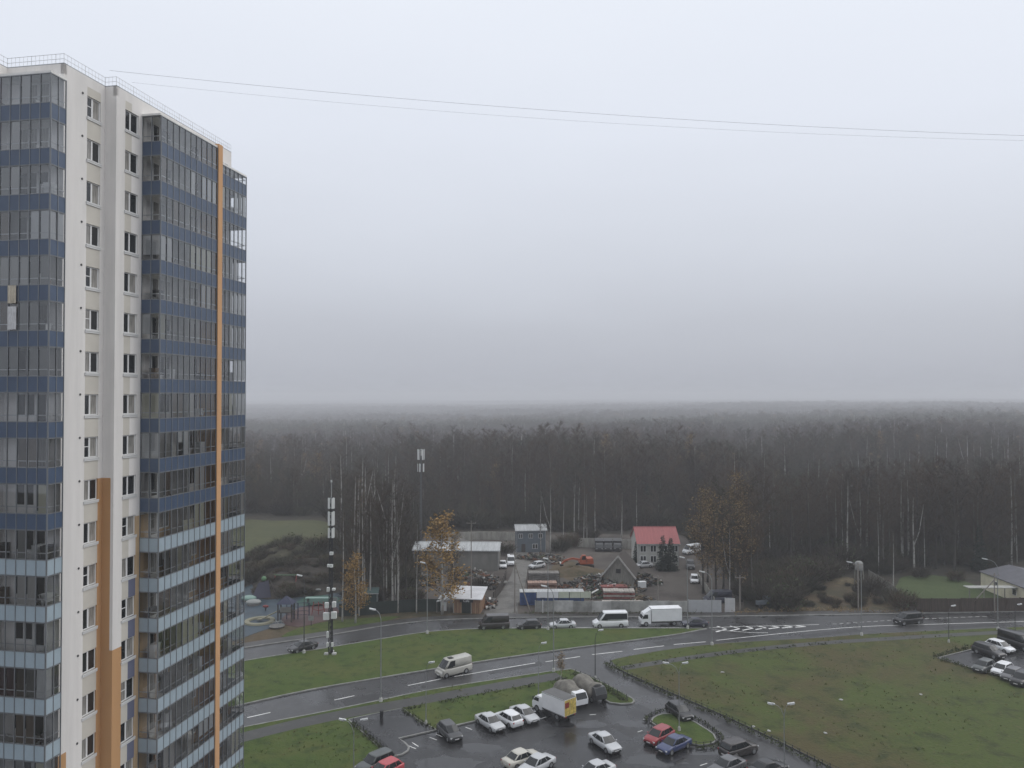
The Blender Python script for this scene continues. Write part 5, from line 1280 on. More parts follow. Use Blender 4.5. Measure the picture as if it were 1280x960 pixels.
for (px, py, l, m_) in ((311, 751, 'pale green rounded play shell nearest the tower edge', M_mint), (317, 756, 'pale rounded play shell right of the other shell', M_pwhite)):
    o = P_('play_shell', l, 'play shell', px, py); part('shell', MB().blob((0, 0, .5), (1.5, 1.1, .55), 14, 8), [m_], o, True); part('base', MB().disc((0, 0, .15), (0, 0, 1), 1.2, .3, 14), [M_scrap[1]], o)
so = P_('sail_frame', 'violet play sail frame at the back left of the playground', 'play frame', 330, 749)
part('sail', MB().loft([[(-2.2, -.6, .2), (1.2, .6, .2), (1.2, .6, .35), (-2.2, -.6, .35)], [(-1.2, .2, 3.0), (.6, .8, 3.4), (.6, .85, 3.5), (-1.2, .25, 3.1)]]), [mat('violet_sail', (.07, .07, .10), .6)], so)
part('ball', MB().blob((-.2, .5, 3.9), (.5, .5, .5), 12, 8), [M_pgreen], so, True); part('post', MB().tube([(2.6, 0, 0), (1.0, .4, 3.6)], .12, 6).tube([(2.9, .8, 0), (1.0, .6, 3.4)], .1, 6), [M_darkwood], so)
for (px, py, l) in ((337.5, 784 - 4, 0),): pass
for (px, py, w_, l) in ((389, 776, 0.9, 'white box on a post at the front of the playground'), (419, 758, .8, 'white board right of the mint-topped table')):
    o = P_('notice_board', l, 'notice board', px, py + 6 if px < 400 else py); part('post', MB().box((-.06, -.06, 0), (.06, .06, 1.6)), [M_darkwood], o); part('board', MB().box((-w_ / 2, -.12, .9), (w_ / 2, -.063, 1.7)), [M_pwhite], o)
for k, (px, py) in enumerate(((345, 741), (384, 741), (398, 742), (332, 763), (380, 744))):
    o = P_('spring_rocker', ('spring rocker nearest the swing frame', 'spring rocker left of the far green stripe', 'spring rocker at the far right of the blue surface', 'spring rocker between the shells and the play tower', 'spring rocker behind the mint-topped table')[k], 'spring rocker', px, py)
    part('spring', MB().tube([(0, 0, 0), (0, 0, .5)], .12, 7), [M_trim], o); part('seat', MB().blob((0, 0, .75), (.6, .2, .28), 10, 6), [[M_pblue, M_pgreen, M_pwhite, M_pred, M_pblue][k]], o, True)
for (px, py, w_, l) in ((390, 723.5, 8, 'long pale low wall along the back of the playground'), (394, 730.5, 5, 'pale bench in front of the back wall of the playground')):
    o = P_('low_wall' if w_ > 6 else 'long_bench', l, 'wall' if w_ > 6 else 'bench', px, py); part('top', MB().box((-w_ / 2, -.25, .55), (w_ / 2, .25, .7)), [M_concC], o); part('base', MB().box((-w_ / 2 + .2, -.18, 0), (w_ / 2 - .2, .18, .55)), [M_scrap[1]], o)
# ------------------------------------------------------------------ trees, forest, hedges, weeds
M_birch = mat('birch_bark', (0.36, 0.35, 0.33), .85, col2=(0.09, 0.085, 0.08), scale=2.2, stretch=(1, 1, .7), contrast=(.52, .66))
M_bark = mat('grey_bark', (0.052, 0.046, 0.040), .9, var=.25, scale=1.5)
def twig_mat(name, a, b):
    """each tree a shade of its own between two twig colours"""
    m = mat(name, a, .9, spec=.2); nt = m.node_tree
    oi = nt.nodes.new('ShaderNodeObjectInfo'); mx_ = nt.nodes.new('ShaderNodeMix'); mx_.data_type = 'RGBA'
    mx_.inputs['A'].default_value = (*a, 1); mx_.inputs['B'].default_value = (*b, 1)
    nt.links.new(oi.outputs['Random'], mx_.inputs['Factor']); nt.links.new(mx_.outputs['Result'], nt.nodes['Principled BSDF'].inputs['Base Color'])
    return m
M_twig = twig_mat('bare_twig', (0.036, 0.030, 0.024), (0.080, 0.065, 0.050))
M_twig2 = twig_mat('reddish_twig', (0.044, 0.031, 0.022), (0.090, 0.064, 0.044))
M_twig3 = twig_mat('greenish_twig', (0.033, 0.032, 0.022), (0.068, 0.064, 0.042))
M_leafy = mat('yellow_leaf', (0.27, 0.165, 0.052), .8, var=.4, scale=1.2)
M_leafb = mat('brown_leaf', (0.19, 0.13, 0.06), .8, var=.4, scale=1.2)
M_needle = mat('spruce_needle', (0.013, 0.024, 0.015), .9, var=.35, scale=.8)
M_green = mat('shrub_leaf', (0.046, 0.058, 0.022), .9, var=.4, scale=1)
def bare_tree(seed, h, spread, ntw, kind='birch', leaves=0, lean=.03, fork=False, lsize=.16, t0=.32):
    """trunk (with main limbs) and a crown of fine twigs; local origin at the foot"""
    rg = random.Random(seed); tk, cr = MB(), MB()
    bend = [(rg.uniform(-1, 1) * lean * h, rg.uniform(-1, 1) * lean * h) for _ in range(2)]
    def axis(t): return Vector((bend[0][0] * t * t + .12 * math.sin(5 * t + seed), bend[0][1] * t * t + .12 * math.cos(4 * t + seed), h * t))
    r0 = .011 * h * rg.uniform(.8, 1.15)
    ts = [0, .1, .25, .4, .55, .7, .85, 1.0]
    tk.tube([axis(t) for t in ts], [r0 * (1.25 if t == 0 else 1) * (1 - t) ** .8 + .015 for t in ts], 6)
    limbs = []
    if fork:
        b0 = axis(.35); d = Vector((rg.choice((-1, 1)) * .16 * h, rg.uniform(-.1, .1) * h, .55 * h)); pts = [b0, b0 + d * .35 + Vector((d.x * .15, 0, 0)), b0 + d]
        tk.tube(pts, [r0 * .6, r0 * .4, .02], 5); limbs.append((pts, .5))
    nl = int(13 + h * .6)
    for k in range(nl):
        t = t0 + (.98 - t0) * (k + rg.random()) / nl; b0 = axis(t); a = rg.uniform(0, 6.28)
        L_ = spread * (1.15 - t) ** .7 * rg.uniform(.7, 1.2); up = rg.uniform(.7, 1.3)
        e = b0 + Vector((L_ * math.cos(a), L_ * math.sin(a), L_ * up)); m_ = b0.lerp(e, .5) + Vector((0, 0, -.08 * L_))
        cr.tube([b0, m_, e], [.022 * (1.3 - t) * h / 14 + .012, .02, .008], 3, 0, False); limbs.append(([b0, m_, e], L_ / spread))
    tot = sum(l[1] for l in limbs) or 1
    for pts, wgt in limbs:
        for q in range(int(ntw * wgt / tot) + 2):
            u = rg.random() ** .7; p = pts[0].lerp(pts[1], u * 2) if u < .5 else pts[1].lerp(pts[2], u * 2 - 1)
            d = (pts[2] - pts[0]).normalized() * .7 + Vector((rg.uniform(-1, 1), rg.uniform(-1, 1), rg.uniform(-.25, 1.0)))
            d.normalize(); L_ = rg.uniform(.5, 1.5) * (h / 18) ** .5; w_ = rg.uniform(.014, .034); s = d.cross(Vector((rg.uniform(-1, 1), rg.uniform(-1, 1), rg.uniform(-1, 1)))).normalized() * w_
            e = p + d * L_ + Vector((0, 0, -.08 * L_)); cr.face([p - s, p + s, e], 0)
            m1 = p + d * L_ * .45
            for _ in range(2):
                d2 = (d + Vector((rg.uniform(-.8, .8), rg.uniform(-.8, .8), rg.uniform(-.4, .7)))).normalized(); cr.face([m1 - s * .7, m1 + s * .7, m1 + d2 * L_ * .55], 0)
    for _ in range(leaves):
        pts, wgt = rg.choice(limbs); u = rg.random() ** .6; p = pts[0].lerp(pts[2], u) + Vector((rg.gauss(0, .45), rg.gauss(0, .45), rg.gauss(-.1, .5)))
        a = Vector((rg.uniform(-1, 1), rg.uniform(-1, 1), rg.uniform(-1, 1))).normalized(); b = a.cross(Vector((rg.uniform(-1, 1), rg.uniform(-1, 1), rg.uniform(-1, 1)))).normalized(); q = lsize * rg.uniform(.6, 1.3)
        cr.face([p - a * q, p + b * q * .6, p + a * q, p - b * q * .6], 1)
    return tk, cr
def spruce(seed, h, r):
    rg = random.Random(seed); tk, cr = MB(), MB(); tk.tube([(0, 0, -.1), (0, 0, h * .97)], [.014 * h, .02], 6)
    nw = int(h * 2.6)
    for k in range(nw):
        t = .04 + .95 * k / nw; z = h * t; R_ = r * (1 - t) ** .85 + .1
        for j in range(int(10 - 4 * t)):
            a = rg.uniform(0, 6.28); L_ = R_ * rg.uniform(.75, 1.15); d = Vector((math.cos(a), math.sin(a), 0)); s = Vector((-d.y, d.x, 0))
            e = Vector((0, 0, z)) + d * L_ + Vector((0, 0, -.28 * L_ + .1)); m_ = Vector((0, 0, z)) + d * L_ * .55 + Vector((0, 0, -.12 * L_)); w_ = .2 * L_ + .08
            cr.face([(0, 0, z), m_ + s * w_, e], 0); cr.face([(0, 0, z), e, m_ - s * w_], 0)
            for q in range(9):
                u = rg.uniform(.25, 1); p = Vector((0, 0, z)).lerp(e, u); x = s * rg.uniform(-.5, .5) * L_ * .6; cr.face([p, p + x + Vector((0, 0, -.25)), p + x * .6 + d * .25 + Vector((0, 0, .05))], 0)
    return tk, cr
def bush(seed, h, w, n_, leaves=0):
    rg = random.Random(seed); cr = MB()
    for _ in range(n_):
        a = rg.uniform(0, 6.28); q = rg.random() ** .6 * w * .55; p = Vector((q * math.cos(a) * .6, q * math.sin(a) * .6, rg.uniform(0, h * .45)))
        d = Vector((math.cos(a) * rg.uniform(.1, .9), math.sin(a) * rg.uniform(.1, .9), rg.uniform(.3, 1.1))).normalized(); L_ = rg.uniform(.35, .7) * h
        s = d.cross(Vector((rg.uniform(-1, 1), rg.uniform(-1, 1), .2))).normalized() * rg.uniform(.015, .035)
        cr.face([p - s, p + s, p + d * L_], 0); m_ = p + d * L_ * .4; d2 = (d + Vector((rg.uniform(-.8, .8), rg.uniform(-.8, .8), rg.uniform(-.2, .6)))).normalized(); cr.face([m_ - s, m_ + s, m_ + d2 * L_ * .6], 0)
    for _ in range(leaves):
        a = rg.uniform(0, 6.28); q = rg.random() ** .5 * w * .5; z = rg.random() ** .8 * h * (1 - (q / (w * .55)) ** 2 * .6); p = Vector((q * math.cos(a), q * math.sin(a), z)); u_ = Vector((rg.uniform(-1, 1), rg.uniform(-1, 1), rg.uniform(-1, 1))).normalized(); v_ = u_.cross(Vector((rg.uniform(-1, 1), rg.uniform(-1, 1), rg.uniform(-1, 1)))).normalized(); k = rg.uniform(.07, .16)
        cr.face([p - u_ * k, p + v_ * k * .7, p + u_ * k, p - v_ * k * .7], 1)
    return cr
# mesh sets: each a (trunk, crown) pair shared by its copies
SETS = {}
def mset(key, tk, cr, mt, mc, sm=True): SETS[key] = (tk.mesh('trunk', mt, sm), cr.mesh('crown', mc))
for k in range(4): mset(('birch', k), *bare_tree(10 + k, 20, 3.0, 560, lean=.025, fork=k == 1), M_birch, [M_twig])
for k in range(4): mset(('alder', k), *bare_tree(20 + k, 17, 4.2, 1050, lean=.03, fork=k % 2 == 0, t0=.22), M_bark, [M_twig, M_twig2, M_twig3, M_twig][k:k + 1] or [M_twig])
for k in range(2): mset(('aspen', k), *bare_tree(30 + k, 19, 3.6, 950, lean=.02, t0=.25), mat('aspen_bark', (.10, .094, .082), .85, var=.3, scale=1.2), [M_twig2])
for k in range(2): mset(('yellow', k), *bare_tree(40 + k, 15, 3.0, 260, leaves=2500, lean=.02, lsize=.19, t0=.1), M_birch, [M_twig, M_leafy])
for k in range(2): mset(('brown', k), *bare_tree(44 + k, 18, 3.9, 700, leaves=1000, lean=.02, t0=.2), M_bark, [M_twig2, M_leafb])
mset(('small_yellow', 0), *bare_tree(50, 7, 1.7, 200, leaves=620, lean=.01, lsize=.13), M_birch, [M_twig2, M_leafb])
mset(('sapling', 0), *bare_tree(52, 5.5, 1.1, 260, leaves=260, lean=.01, lsize=.1), M_bark, [M_twig2, M_leafb])
for k in range(2): mset(('spruce', k), *spruce(60 + k, 12, 2.3), M_bark, [M_needle])
for k in range(4): SETS[('bush', k)] = (None, bush(70 + k, 2.6, 3.4, 420, 160 if k % 2 else 0).mesh('crown', [[M_twig, M_twig2, M_twig3, M_twig][k], M_green if k % 2 else M_leafb]))
HT = {'birch': 20, 'alder': 17, 'aspen': 19, 'yellow': 15, 'brown': 18, 'small_yellow': 7, 'sapling': 5.5, 'spruce': 12, 'bush': 2.6}
NAME = {'birch': 'birch_tree', 'alder': 'bare_tree', 'aspen': 'aspen_tree', 'yellow': 'birch_tree', 'brown': 'leafy_tree', 'small_yellow': 'birch_tree', 'sapling': 'young_tree', 'spruce': 'spruce_tree', 'bush': 'shrub'}
def tree(key, p, h, label, group=None, rz=None, wide=1.0, rg=rnd):
    tk, cr = SETS[key]; s = h / HT[key[0]]
    o = thing(NAME[key[0]], label, 'shrub' if key[0] == 'bush' else 'tree', p, rg.uniform(0, 6.28) if rz is None else rz, group)
    o.scale = (s * wide, s * wide, s)
    if tk: link('trunk', tk, o)
    link('crown', cr, o)
    return o
def tree_px(key, base, top, label, group=None, wide=1.0, z=.04):
    b = G(*base, z); t = D(base[0], top, b.y); return tree(key, b, t.z - z, label, group, wide=wide)
# trees one can point to
for key, base, top, label, wd in (
    (('birch', 0), (428.5, 777), 640, 'thin birch just right of the black lattice mast', .6),
    (('yellow', 0), (444, 779), 696, 'yellow-leaved birch beside the black lattice mast', 1.15),
    (('birch', 2), (449, 770), 628, 'tall bare birch above the yellow-leaved birch', .7),
    (('birch', 1), (490, 762), 600, 'tall pale birch standing mid-way between mast and warehouse', .7),
    (('birch', 3), (497, 766), 640, 'bare birch leaning slightly over the dark green fence', .7),
    (('alder', 1), (478, 758), 610, 'dark bare tree behind the green fence left of the pale birches', .8),
    (('birch', 0), (521, 766), 655, 'slim birch directly left of the island lamp post', .6),
    (('alder', 0), (508, 755), 616, 'bushy bare tree behind the fence left of the warehouse', .9),
    (('yellow', 1), (552, 768), 648, 'tall yellowing birch before the warehouse wall', 1.25),
    (('brown', 0), (568, 752), 668, 'rusty-leaved tree behind the kiosk roof', 1.0),
    (('birch', 3), (567, 766), 672, 'thin white birch stem at the left side of the kiosk', .5),
    (('alder', 3), (460, 752), 622, 'bare tree behind the small green shed', .9),
    (('spruce', 0), (795, 705), 676, 'small spruce at the left corner of the red-roofed house', 1.0),
    (('spruce', 1), (805, 705.5), 684, 'smallest spruce before the left windows of the red-roofed house', 1.2),
    (('spruce', 1), (828.5, 713), 668, 'tallest dark spruce in front of the red-roofed house', 1.25),
    (('spruce', 0), (838.5, 713), 671, 'broad dark spruce at the right half of the red-roofed house', 1.35),
    (('brown', 1), (878, 742), 612, 'big brownish tree with last leaves right of the house', 1.15),
    (('brown', 0), (894, 748), 622, 'russet tree leaning over the yard lane', 1.1),
    (('birch', 1), (912.5, 752), 660, 'white twisted birch behind the metal gate', .8),
    (('alder', 2), (905, 742), 600, 'tall bare tree behind the white twisted birch', 1.0),
    (('brown', 1), (928, 752), 628, 'brown-leaved tree at the right end of the fence', 1.0),
    (('aspen', 0), (940, 752), 640, 'grey bare tree right of the pole at the fence end', .9),
    (('brown', 0), (884, 728), 625, 'tall brown-leaved tree behind the big brownish one', 1.1), (('aspen', 1), (920, 735), 612, 'tallest grey tree behind the fence end', 1.1), (('birch', 2), (676, 690), 612, 'slanting bare birch behind the two-storey cabin', .9),
    (('birch', 1), (688, 691), 606, 'forked bare birch right of the two-storey cabin', .9),
    (('birch', 3), (730, 682), 612, 'pale slim birch left of the three dark lorries', .7),
    (('birch', 0), (733.5, 682), 618, 'pale birch close behind the slim birch by the lorries', .6),
    (('birch', 1), (1142, 716), 622, 'forked white birch above the lawn', 1.2),
    (('birch', 2), (1098, 716), 640, 'single pale birch left of the lawn', .8),
    (('birch', 0), (1117, 738), 664, 'thin bare birch beside the slanting plank fence', .8),
    (('birch', 3), (1271, 705), 620, 'tall pale birch behind the cream house roof', .7),
    (('birch', 0), (1053, 695), 604, 'bare birch standing alone in the dark scrub', .6),
    (('small_yellow', 0), (701, 853), 818, 'small russet-leaved birch behind the covered lorries', 1.0)):
    tree_px(key, base, top, label, None, wd)
rg = random.Random(31)
for k in range(9):
    px = rg.uniform(452, 530); tree_px(('birch', rg.randrange(4)), (px, rg.uniform(745, 762)), rg.uniform(610, 665), 'tall pale birch in the cluster behind the dark green fence', 'pale birches behind the green fence', .7)
for k in range(13):
    px = rg.uniform(1035, 1285); tree_px(('birch', rg.randrange(4)), (px, rg.uniform(694, 712)), rg.uniform(590, 640), 'pale bare birch standing at the forest edge above the lawn and clearing', 'pale birches above the lawn', .95)
for k in range(6):
    px = rg.uniform(690, 800); tree_px(('birch', rg.randrange(4)), (px, rg.uniform(664, 672)), rg.uniform(590, 622), 'pale bare birch behind the rear fence of the yard', 'pale birches behind the yard', .9)
# round shrubs near the yard, scrub and meadow
for k, (px, py, h, l) in enumerate(((735, 678, 5, 'broad grey-green shrub left of the dark lorries'), (712, 684, 4.5, 'bushy shrub between the cabin and the lorries'), (700, 690, 4, 'low shrub behind the orange excavator'), (632, 693, 3.5, 'dark shrub at the end of the warehouse'), (1088, 744, 4.5, 'dense shrub beside the lattice tank stand'), (1130, 762, 4, 'dark shrub at the corner of the plank fence'), (1118, 754, 3.5, 'brown shrub at the foot of the slanting plank fence'), (1048, 712, 7, 'big dark shrub left of the tank stand'), (600, 738, 3, 'dark shrub behind the kiosk'), (337, 694, 3.5, 'shrub on the crest of the earth bank'), (352, 688, 4, 'yellowish shrub high on the earth bank'), (366, 684, 4, 'dark shrub along the top of the earth bank'), (330, 704, 3, 'shrub at the left foot of the earth bank'), (396, 690, 5, 'large shrub at the right of the earth bank'), (313, 729, 3.2, 'dark conifer-like shrub left behind the playground'), (345, 727, 2.6, 'small dark shrub behind the swing frame'), (1150, 722, 3, 'shrub at the back edge of the lawn'), (1195, 726, 2.6, 'dry pale shrub at the back right of the lawn'))):
    tree(('bush', k % 4), G(px, py, .04), h, l, None, wide=1.1)
# scrub thicket right of the yard: individual bushes that nothing tells apart
rg = random.Random(5)
poly = PX((935, 763), (940, 735), (960, 712), (1040, 706), (1062, 716), (1020, 730), (1000, 745), (995, 762))
cnt = 0
while cnt < 46:
    x, y = rg.uniform(40, 90), rg.uniform(143, 185)
    if inside((x, y), poly): tree(('bush', rg.randrange(4)), Vector((x, y, .03)), rg.uniform(2.5, 5), 'bare brown bush in the thicket right of the yard fence', 'bushes in the roadside thicket', wide=1.2, rg=rg); cnt += 1
BANKS = [(G(378, 722), 13, 17, 3.6), (G(352, 700), 9, 14, 3.0)]; cnt = 0
while cnt < 150:
    c_, rx_, ry_, h_ = BANKS[0] if rg.random() < .68 else BANKS[1]; a = rg.uniform(0, 6.28); q = math.sqrt(rg.random()) * 1.02
    z = max(0, h_ * max(0, 1 - q * q) ** 1.3 * .92 - .25)
    tree(('bush', rg.choice((0, 1, 2, 3))), Vector((c_.x + rx_ * q * math.cos(a), c_.y + ry_ * q * math.sin(a), z)), rg.uniform(.9, 2.4), 'bare brown bush on the dark earth bank', 'bushes on the earth bank', wide=1.5, rg=rg); cnt += 1
polyc = PX((1005, 764), (1012, 738), (1030, 722), (1062, 726), (1085, 742), (1108, 758), (1100, 765)); cnt = 0
while cnt < 26:
    x, y = rg.uniform(50, 85), rg.uniform(143, 172)
    if inside((x, y), polyc): tree(('bush', rg.choice((0, 1, 2, 3))), Vector((x, y, .03)), rg.uniform(.8, 1.9), 'low dry bush in the brown clearing round the tank stand', 'low bushes in the brown clearing', wide=1.3, rg=rg); cnt += 1
poly3 = PX((436, 766), (436, 720), (520, 700), (520, 760)); cnt = 0
while cnt < 26:
    x, y = rg.uniform(-45, -15), rg.uniform(140, 195)
    if inside((x, y), poly3): tree(('bush', rg.randrange(4)), Vector((x, y, .03)), rg.uniform(2, 4.5), 'dark undergrowth bush behind the green sheet fence', 'bushes under the birches', wide=1.2, rg=rg); cnt += 1

# --- the forest: near trees one by one, the rest as one mass
keep_out = [PX((180, 800), (200, 690), (280, 660), (305, 643), (420, 646), (425, 700), (440, 745), (430, 790)), PX((500, 760), (500, 686), (545, 664), (640, 660), (700, 664), (770, 664), (868, 668), (905, 712), (930, 770)), PX((930, 770), (945, 722), (1000, 712), (1050, 702), (1100, 718), (1125, 716), (1170, 714), (1215, 720), (1290, 704), (1500, 700), (1500, 770)),
            PX((425, 780), (425, 745), (505, 745), (505, 770))]
def ok(x, y):
    if y < 148: return False
    for k in keep_out:
        if inside((x, y), k): return False
    return True
KEYS = [('alder', 0), ('alder', 1), ('alder', 2), ('alder', 3), ('aspen', 0), ('aspen', 1), ('birch', 0), ('birch', 1), ('birch', 2), ('birch', 3), ('brown', 1), ('spruce', 0), ('bush', 0), ('bush', 2)]
WT = [13, 13, 13, 13, 7, 7, 2, 1.4, 2, 2, 2, 1.2, 9, 9]
pts = []
def zone(y0, y1, sp, smin, smax, wmul):
    rg = random.Random(int(y0)); half = lambda y: y * .70 + 14
    y = y0
    while y < y1:
        x = -half(y)
        while x < half(y):
            X_, Y_ = x + rg.uniform(-.5, .5) * sp, y + rg.uniform(-.5, .5) * sp
            x += sp
            if X_ < -.40 * Y_ - 6 and Y_ < 420 : continue          # behind the tower
            if ok(X_, Y_):
                k_ = 1 / max(30, sp * 6)
                f1 = math.sin(X_ * k_ * 1.1 + 2 * math.sin(Y_ * k_ * .7)) + math.sin(Y_ * k_ * 1.3 + 1.7 * math.sin(X_ * k_ * .6 + 1)); f2 = math.sin(X_ * k_ * .8 - 1.5 * math.sin(Y_ * k_ * 1.1 + 2)) + math.sin(Y_ * k_ * .9 + X_ * k_ * .5)
                w2 = [w_ * (2.2 if f1 > .5 else 1) for w_ in WT[:2]] + [w_ * (2.2 if f1 < -.5 else 1) for w_ in WT[2:4]] + [w_ * (2.5 if f2 > .8 else .6) for w_ in WT[4:6]] + [w_ * (3.5 if f2 < -.9 else .6) * (1.9 if Y_ < 270 else 1) for w_ in WT[6:10]] + [WT[10], WT[11] * (4 if f1 > 1.3 else .3), WT[12], WT[13]]
                pts.append((X_, Y_, rg.choices(range(len(KEYS)), w2)[0], rg.uniform(smin, smax) * (1 + .15 * f1), rg.uniform(0, 6.28), wmul * rg.uniform(.9, 1.25)))
        y += sp
zone(150, 300, 4.6, .50, 1.12, 1.0); zone(300, 620, 6.0, .58, 1.2, 1.15); zone(620, 1300, 9.0, .8, 1.2, 1.6); zone(1300, 3200, 19, .85, 1.3, 3.2); zone(3200, 8800, 46, .9, 1.3, 8.5)
ZB = [k for k, q in enumerate(KEYS) if q[0] == 'bush']; rgb = random.Random(77)
for _ in range(2600):
    y = rgb.uniform(150, 420); x = rgb.uniform(-.7, .7) * y
    if ok(x, y) and not (x < -.40 * y - 6): pts.append((x, y, rgb.choice(ZB), rgb.uniform(.8, 1.7), rgb.uniform(0, 6.28), 1.4))
pts.sort(key=lambda q: math.hypot(q[0], q[1]))
FLAB = {'alder': 'dark bare tree in the misty forest edge', 'aspen': 'grey-stemmed bare tree in the misty forest edge', 'birch': 'pale-stemmed bare birch in the misty forest edge', 'brown': 'bare tree with a few brown leaves in the misty forest edge', 'spruce': 'dark spruce among the bare trees of the forest edge', 'bush': 'undergrowth bush at the foot of the forest edge'}
n_ind = 0; mass = []; cap = {'bush': 90}
used = {}
for q in pts:
    kind = KEYS[q[2]][0]
    if n_ind < 290 and used.get(kind, 0) < cap.get(kind, 400):
        used[kind] = used.get(kind, 0) + 1; n_ind += 1
        h = HT[kind] * q[3] * (1.3 if kind == 'bush' else 1)
        tree(KEYS[q[2]], Vector((q[0], q[1], -.05)), h, FLAB[kind], kind + ' trees of the forest edge' if kind != 'bush' else 'bushes of the forest edge', rz=q[4], wide=q[5])
    else: mass.append(q)
me = bpy.data.meshes.new('forest'); me.from_pydata([(q[0], q[1], land(q[0], q[1]) - .05) for q in mass], [], [])
at = me.attributes.new('variant', 'INT', 'POINT'); at.data.foreach_set('value', [q[2] for q in mass])
at = me.attributes.new('size', 'FLOAT_VECTOR', 'POINT'); fl = []
for q in mass:
    b = 1.5 if KEYS[q[2]][0] == 'bush' else 1.0
    fl += [q[3] * q[5] * b, q[3] * q[5] * b, q[3] * b]
at.data.foreach_set('vector', fl)
at = me.attributes.new('turn', 'FLOAT', 'POINT'); at.data.foreach_set('value', [q[4] for q in mass])
fo = link('forest', me); tag(fo, 'misty bare autumn forest stretching to the horizon', None, None, 'stuff')
# crowns and trunks of trees already standing serve as the patterns
PAT = {}
for o in SC.objects:
    if o.type == 'MESH' and o.parent and o.name.split('.')[0] in ('crown', 'trunk'):
        for key in KEYS:
            tk, cr = SETS[key]
            if o.data == cr and (key, 1) not in PAT: PAT[(key, 1)] = o
            if tk and o.data == tk and (key, 0) not in PAT: PAT[(key, 0)] = o
ng = bpy.data.node_groups.new('forest_nodes', 'GeometryNodeTree')
ng.interface.new_socket('Geometry', in_out='INPUT', socket_type='NodeSocketGeometry'); ng.interface.new_socket('Geometry', in_out='OUTPUT', socket_type='NodeSocketGeometry')
gn = ng.nodes; gl = ng.links
gi, go = gn.new('NodeGroupInput'), gn.new('NodeGroupOutput')
jall = gn.new('GeometryNodeJoinGeometry'); insts = []
for key in KEYS:
    jg = gn.new('GeometryNodeJoinGeometry')
    for w_ in (0, 1):
        o = PAT.get((key, w_))
        if o is None: continue
        oi = gn.new('GeometryNodeObjectInfo'); oi.transform_space = 'ORIGINAL'; oi.inputs['Object'].default_value = o; oi.inputs['As Instance'].default_value = False
        gl.new(oi.outputs['Geometry'], jg.inputs[0])
    ti = gn.new('GeometryNodeGeometryToInstance'); gl.new(jg.outputs[0], ti.inputs[0]); insts.append(ti)
for ti in reversed(insts): gl.new(ti.outputs[0], jall.inputs[0])
def na_(name, dt):
    n_ = gn.new('GeometryNodeInputNamedAttribute'); n_.data_type = dt; n_.inputs['Name'].default_value = name; return n_
iop = gn.new('GeometryNodeInstanceOnPoints'); iop.inputs['Pick Instance'].default_value = True
gl.new(gi.outputs[0], iop.inputs['Points']); gl.new(jall.outputs[0], iop.inputs['Instance'])
gl.new(na_('variant', 'INT').outputs['Attribute'], iop.inputs['Instance Index'])
cx = gn.new('ShaderNodeCombineXYZ'); gl.new(na_('turn', 'FLOAT').outputs['Attribute'], cx.inputs['Z'])
gl.new(cx.outputs[0], iop.inputs['Rotation']); gl.new(na_('size', 'FLOAT_VECTOR').outputs['Attribute'], iop.inputs['Scale'])
gl.new(iop.outputs['Instances'], go.inputs[0])
md = fo.modifiers.new('forest', 'NODES'); md.node_group = ng
print('forest: individuals', n_ind, 'mass', len(mass), 'patterns', len(PAT))

# --- hedges with low railings
M_hrail = mat('low_rail', (0.035, 0.036, 0.036), .5, metal=.3)
def hedge(label, line, w, h, seed, dens=16, gap=0.0, leaf=M_green, kind='clipped'):
    rg = random.Random(seed); mb = MB(); o0 = line[0].copy(); o0.z = .13
    L_ = sum((b - a).length for a, b in zip(line, line[1:])); n_ = int(L_ * dens); dens = dens * .55
    for a, b in zip(line, line[1:]):
        d = b - a; k = max(1, int(d.length * dens))
        for _ in range(k):
            t = rg.random(); p = a.lerp(b, t) - line[0]
            if gap and math.sin((p.x + p.y) * .9 + seed) > 1 - gap: continue
            p += Vector((rg.uniform(-w, w) / 2, rg.uniform(-w, w) / 2, 0)); hh = h * rg.uniform(.5, 1.1) * (.8 + .3 * math.sin(p.x * 1.7 + seed))
            for _2 in range(5):
                q = p + Vector((rg.gauss(0, .12), rg.gauss(0, .12), rg.uniform(0, hh))); u_ = Vector((rg.uniform(-1, 1), rg.uniform(-1, 1), rg.uniform(-1, 1))).normalized(); v_ = u_.cross(Vector((rg.uniform(-1, 1), rg.uniform(-1, 1), rg.uniform(-1, 1)))).normalized(); s = rg.uniform(.06, .14)
                mb.face([q - u_ * s, q + v_ * s * .7, q + u_ * s, q - v_ * s * .7], 0)
            s = Vector((.012, .01, 0)); e = p + Vector((rg.uniform(-.2, .2), rg.uniform(-.2, .2), hh * 1.15)); mb.face([p - s, p + s, e], 1)
    tag(link('hedge', mb.mesh('hedge', [leaf, M_twig]), None, o0), label, 'hedge')
def low_rail(label, line, h, step, z=.13):
    root = thing('low_railing', label, 'railing', (line[0].x, line[0].y, z)); mb = MB(); k = 0; acc = 0
    for a, b in zip(line, line[1:]):
        a2, b2 = a - line[0], b - line[0]
        for zz_ in (h, h * .45): mb.beam((a2.x, a2.y, zz_), (b2.x, b2.y, zz_), .035)
    part('rail', mb, [M_hrail], root); pos = 0; nxt = 0; n_ = 0
    for a, b in zip(line, line[1:]):
        L_ = (b - a).length
        while nxt <= pos + L_ and n_ < 100:
            p = a.lerp(b, (nxt - pos) / L_) - line[0]; part('post', MB().box((p.x - .035, p.y - .035, -.05), (p.x + .035, p.y + .035, h + .08)), [M_hrail], root); nxt += step; n_ += 1
        pos += L_
HE = ground_line = offset_line(LANE_R, .55)
HE = [p for p in HE if p.y > 60]
hedge('long low hedge along the access lane at the edge of the brown field', offset_line([p for p in LANE_R if p.y > 72], .95), .7, .55, 1, 14)
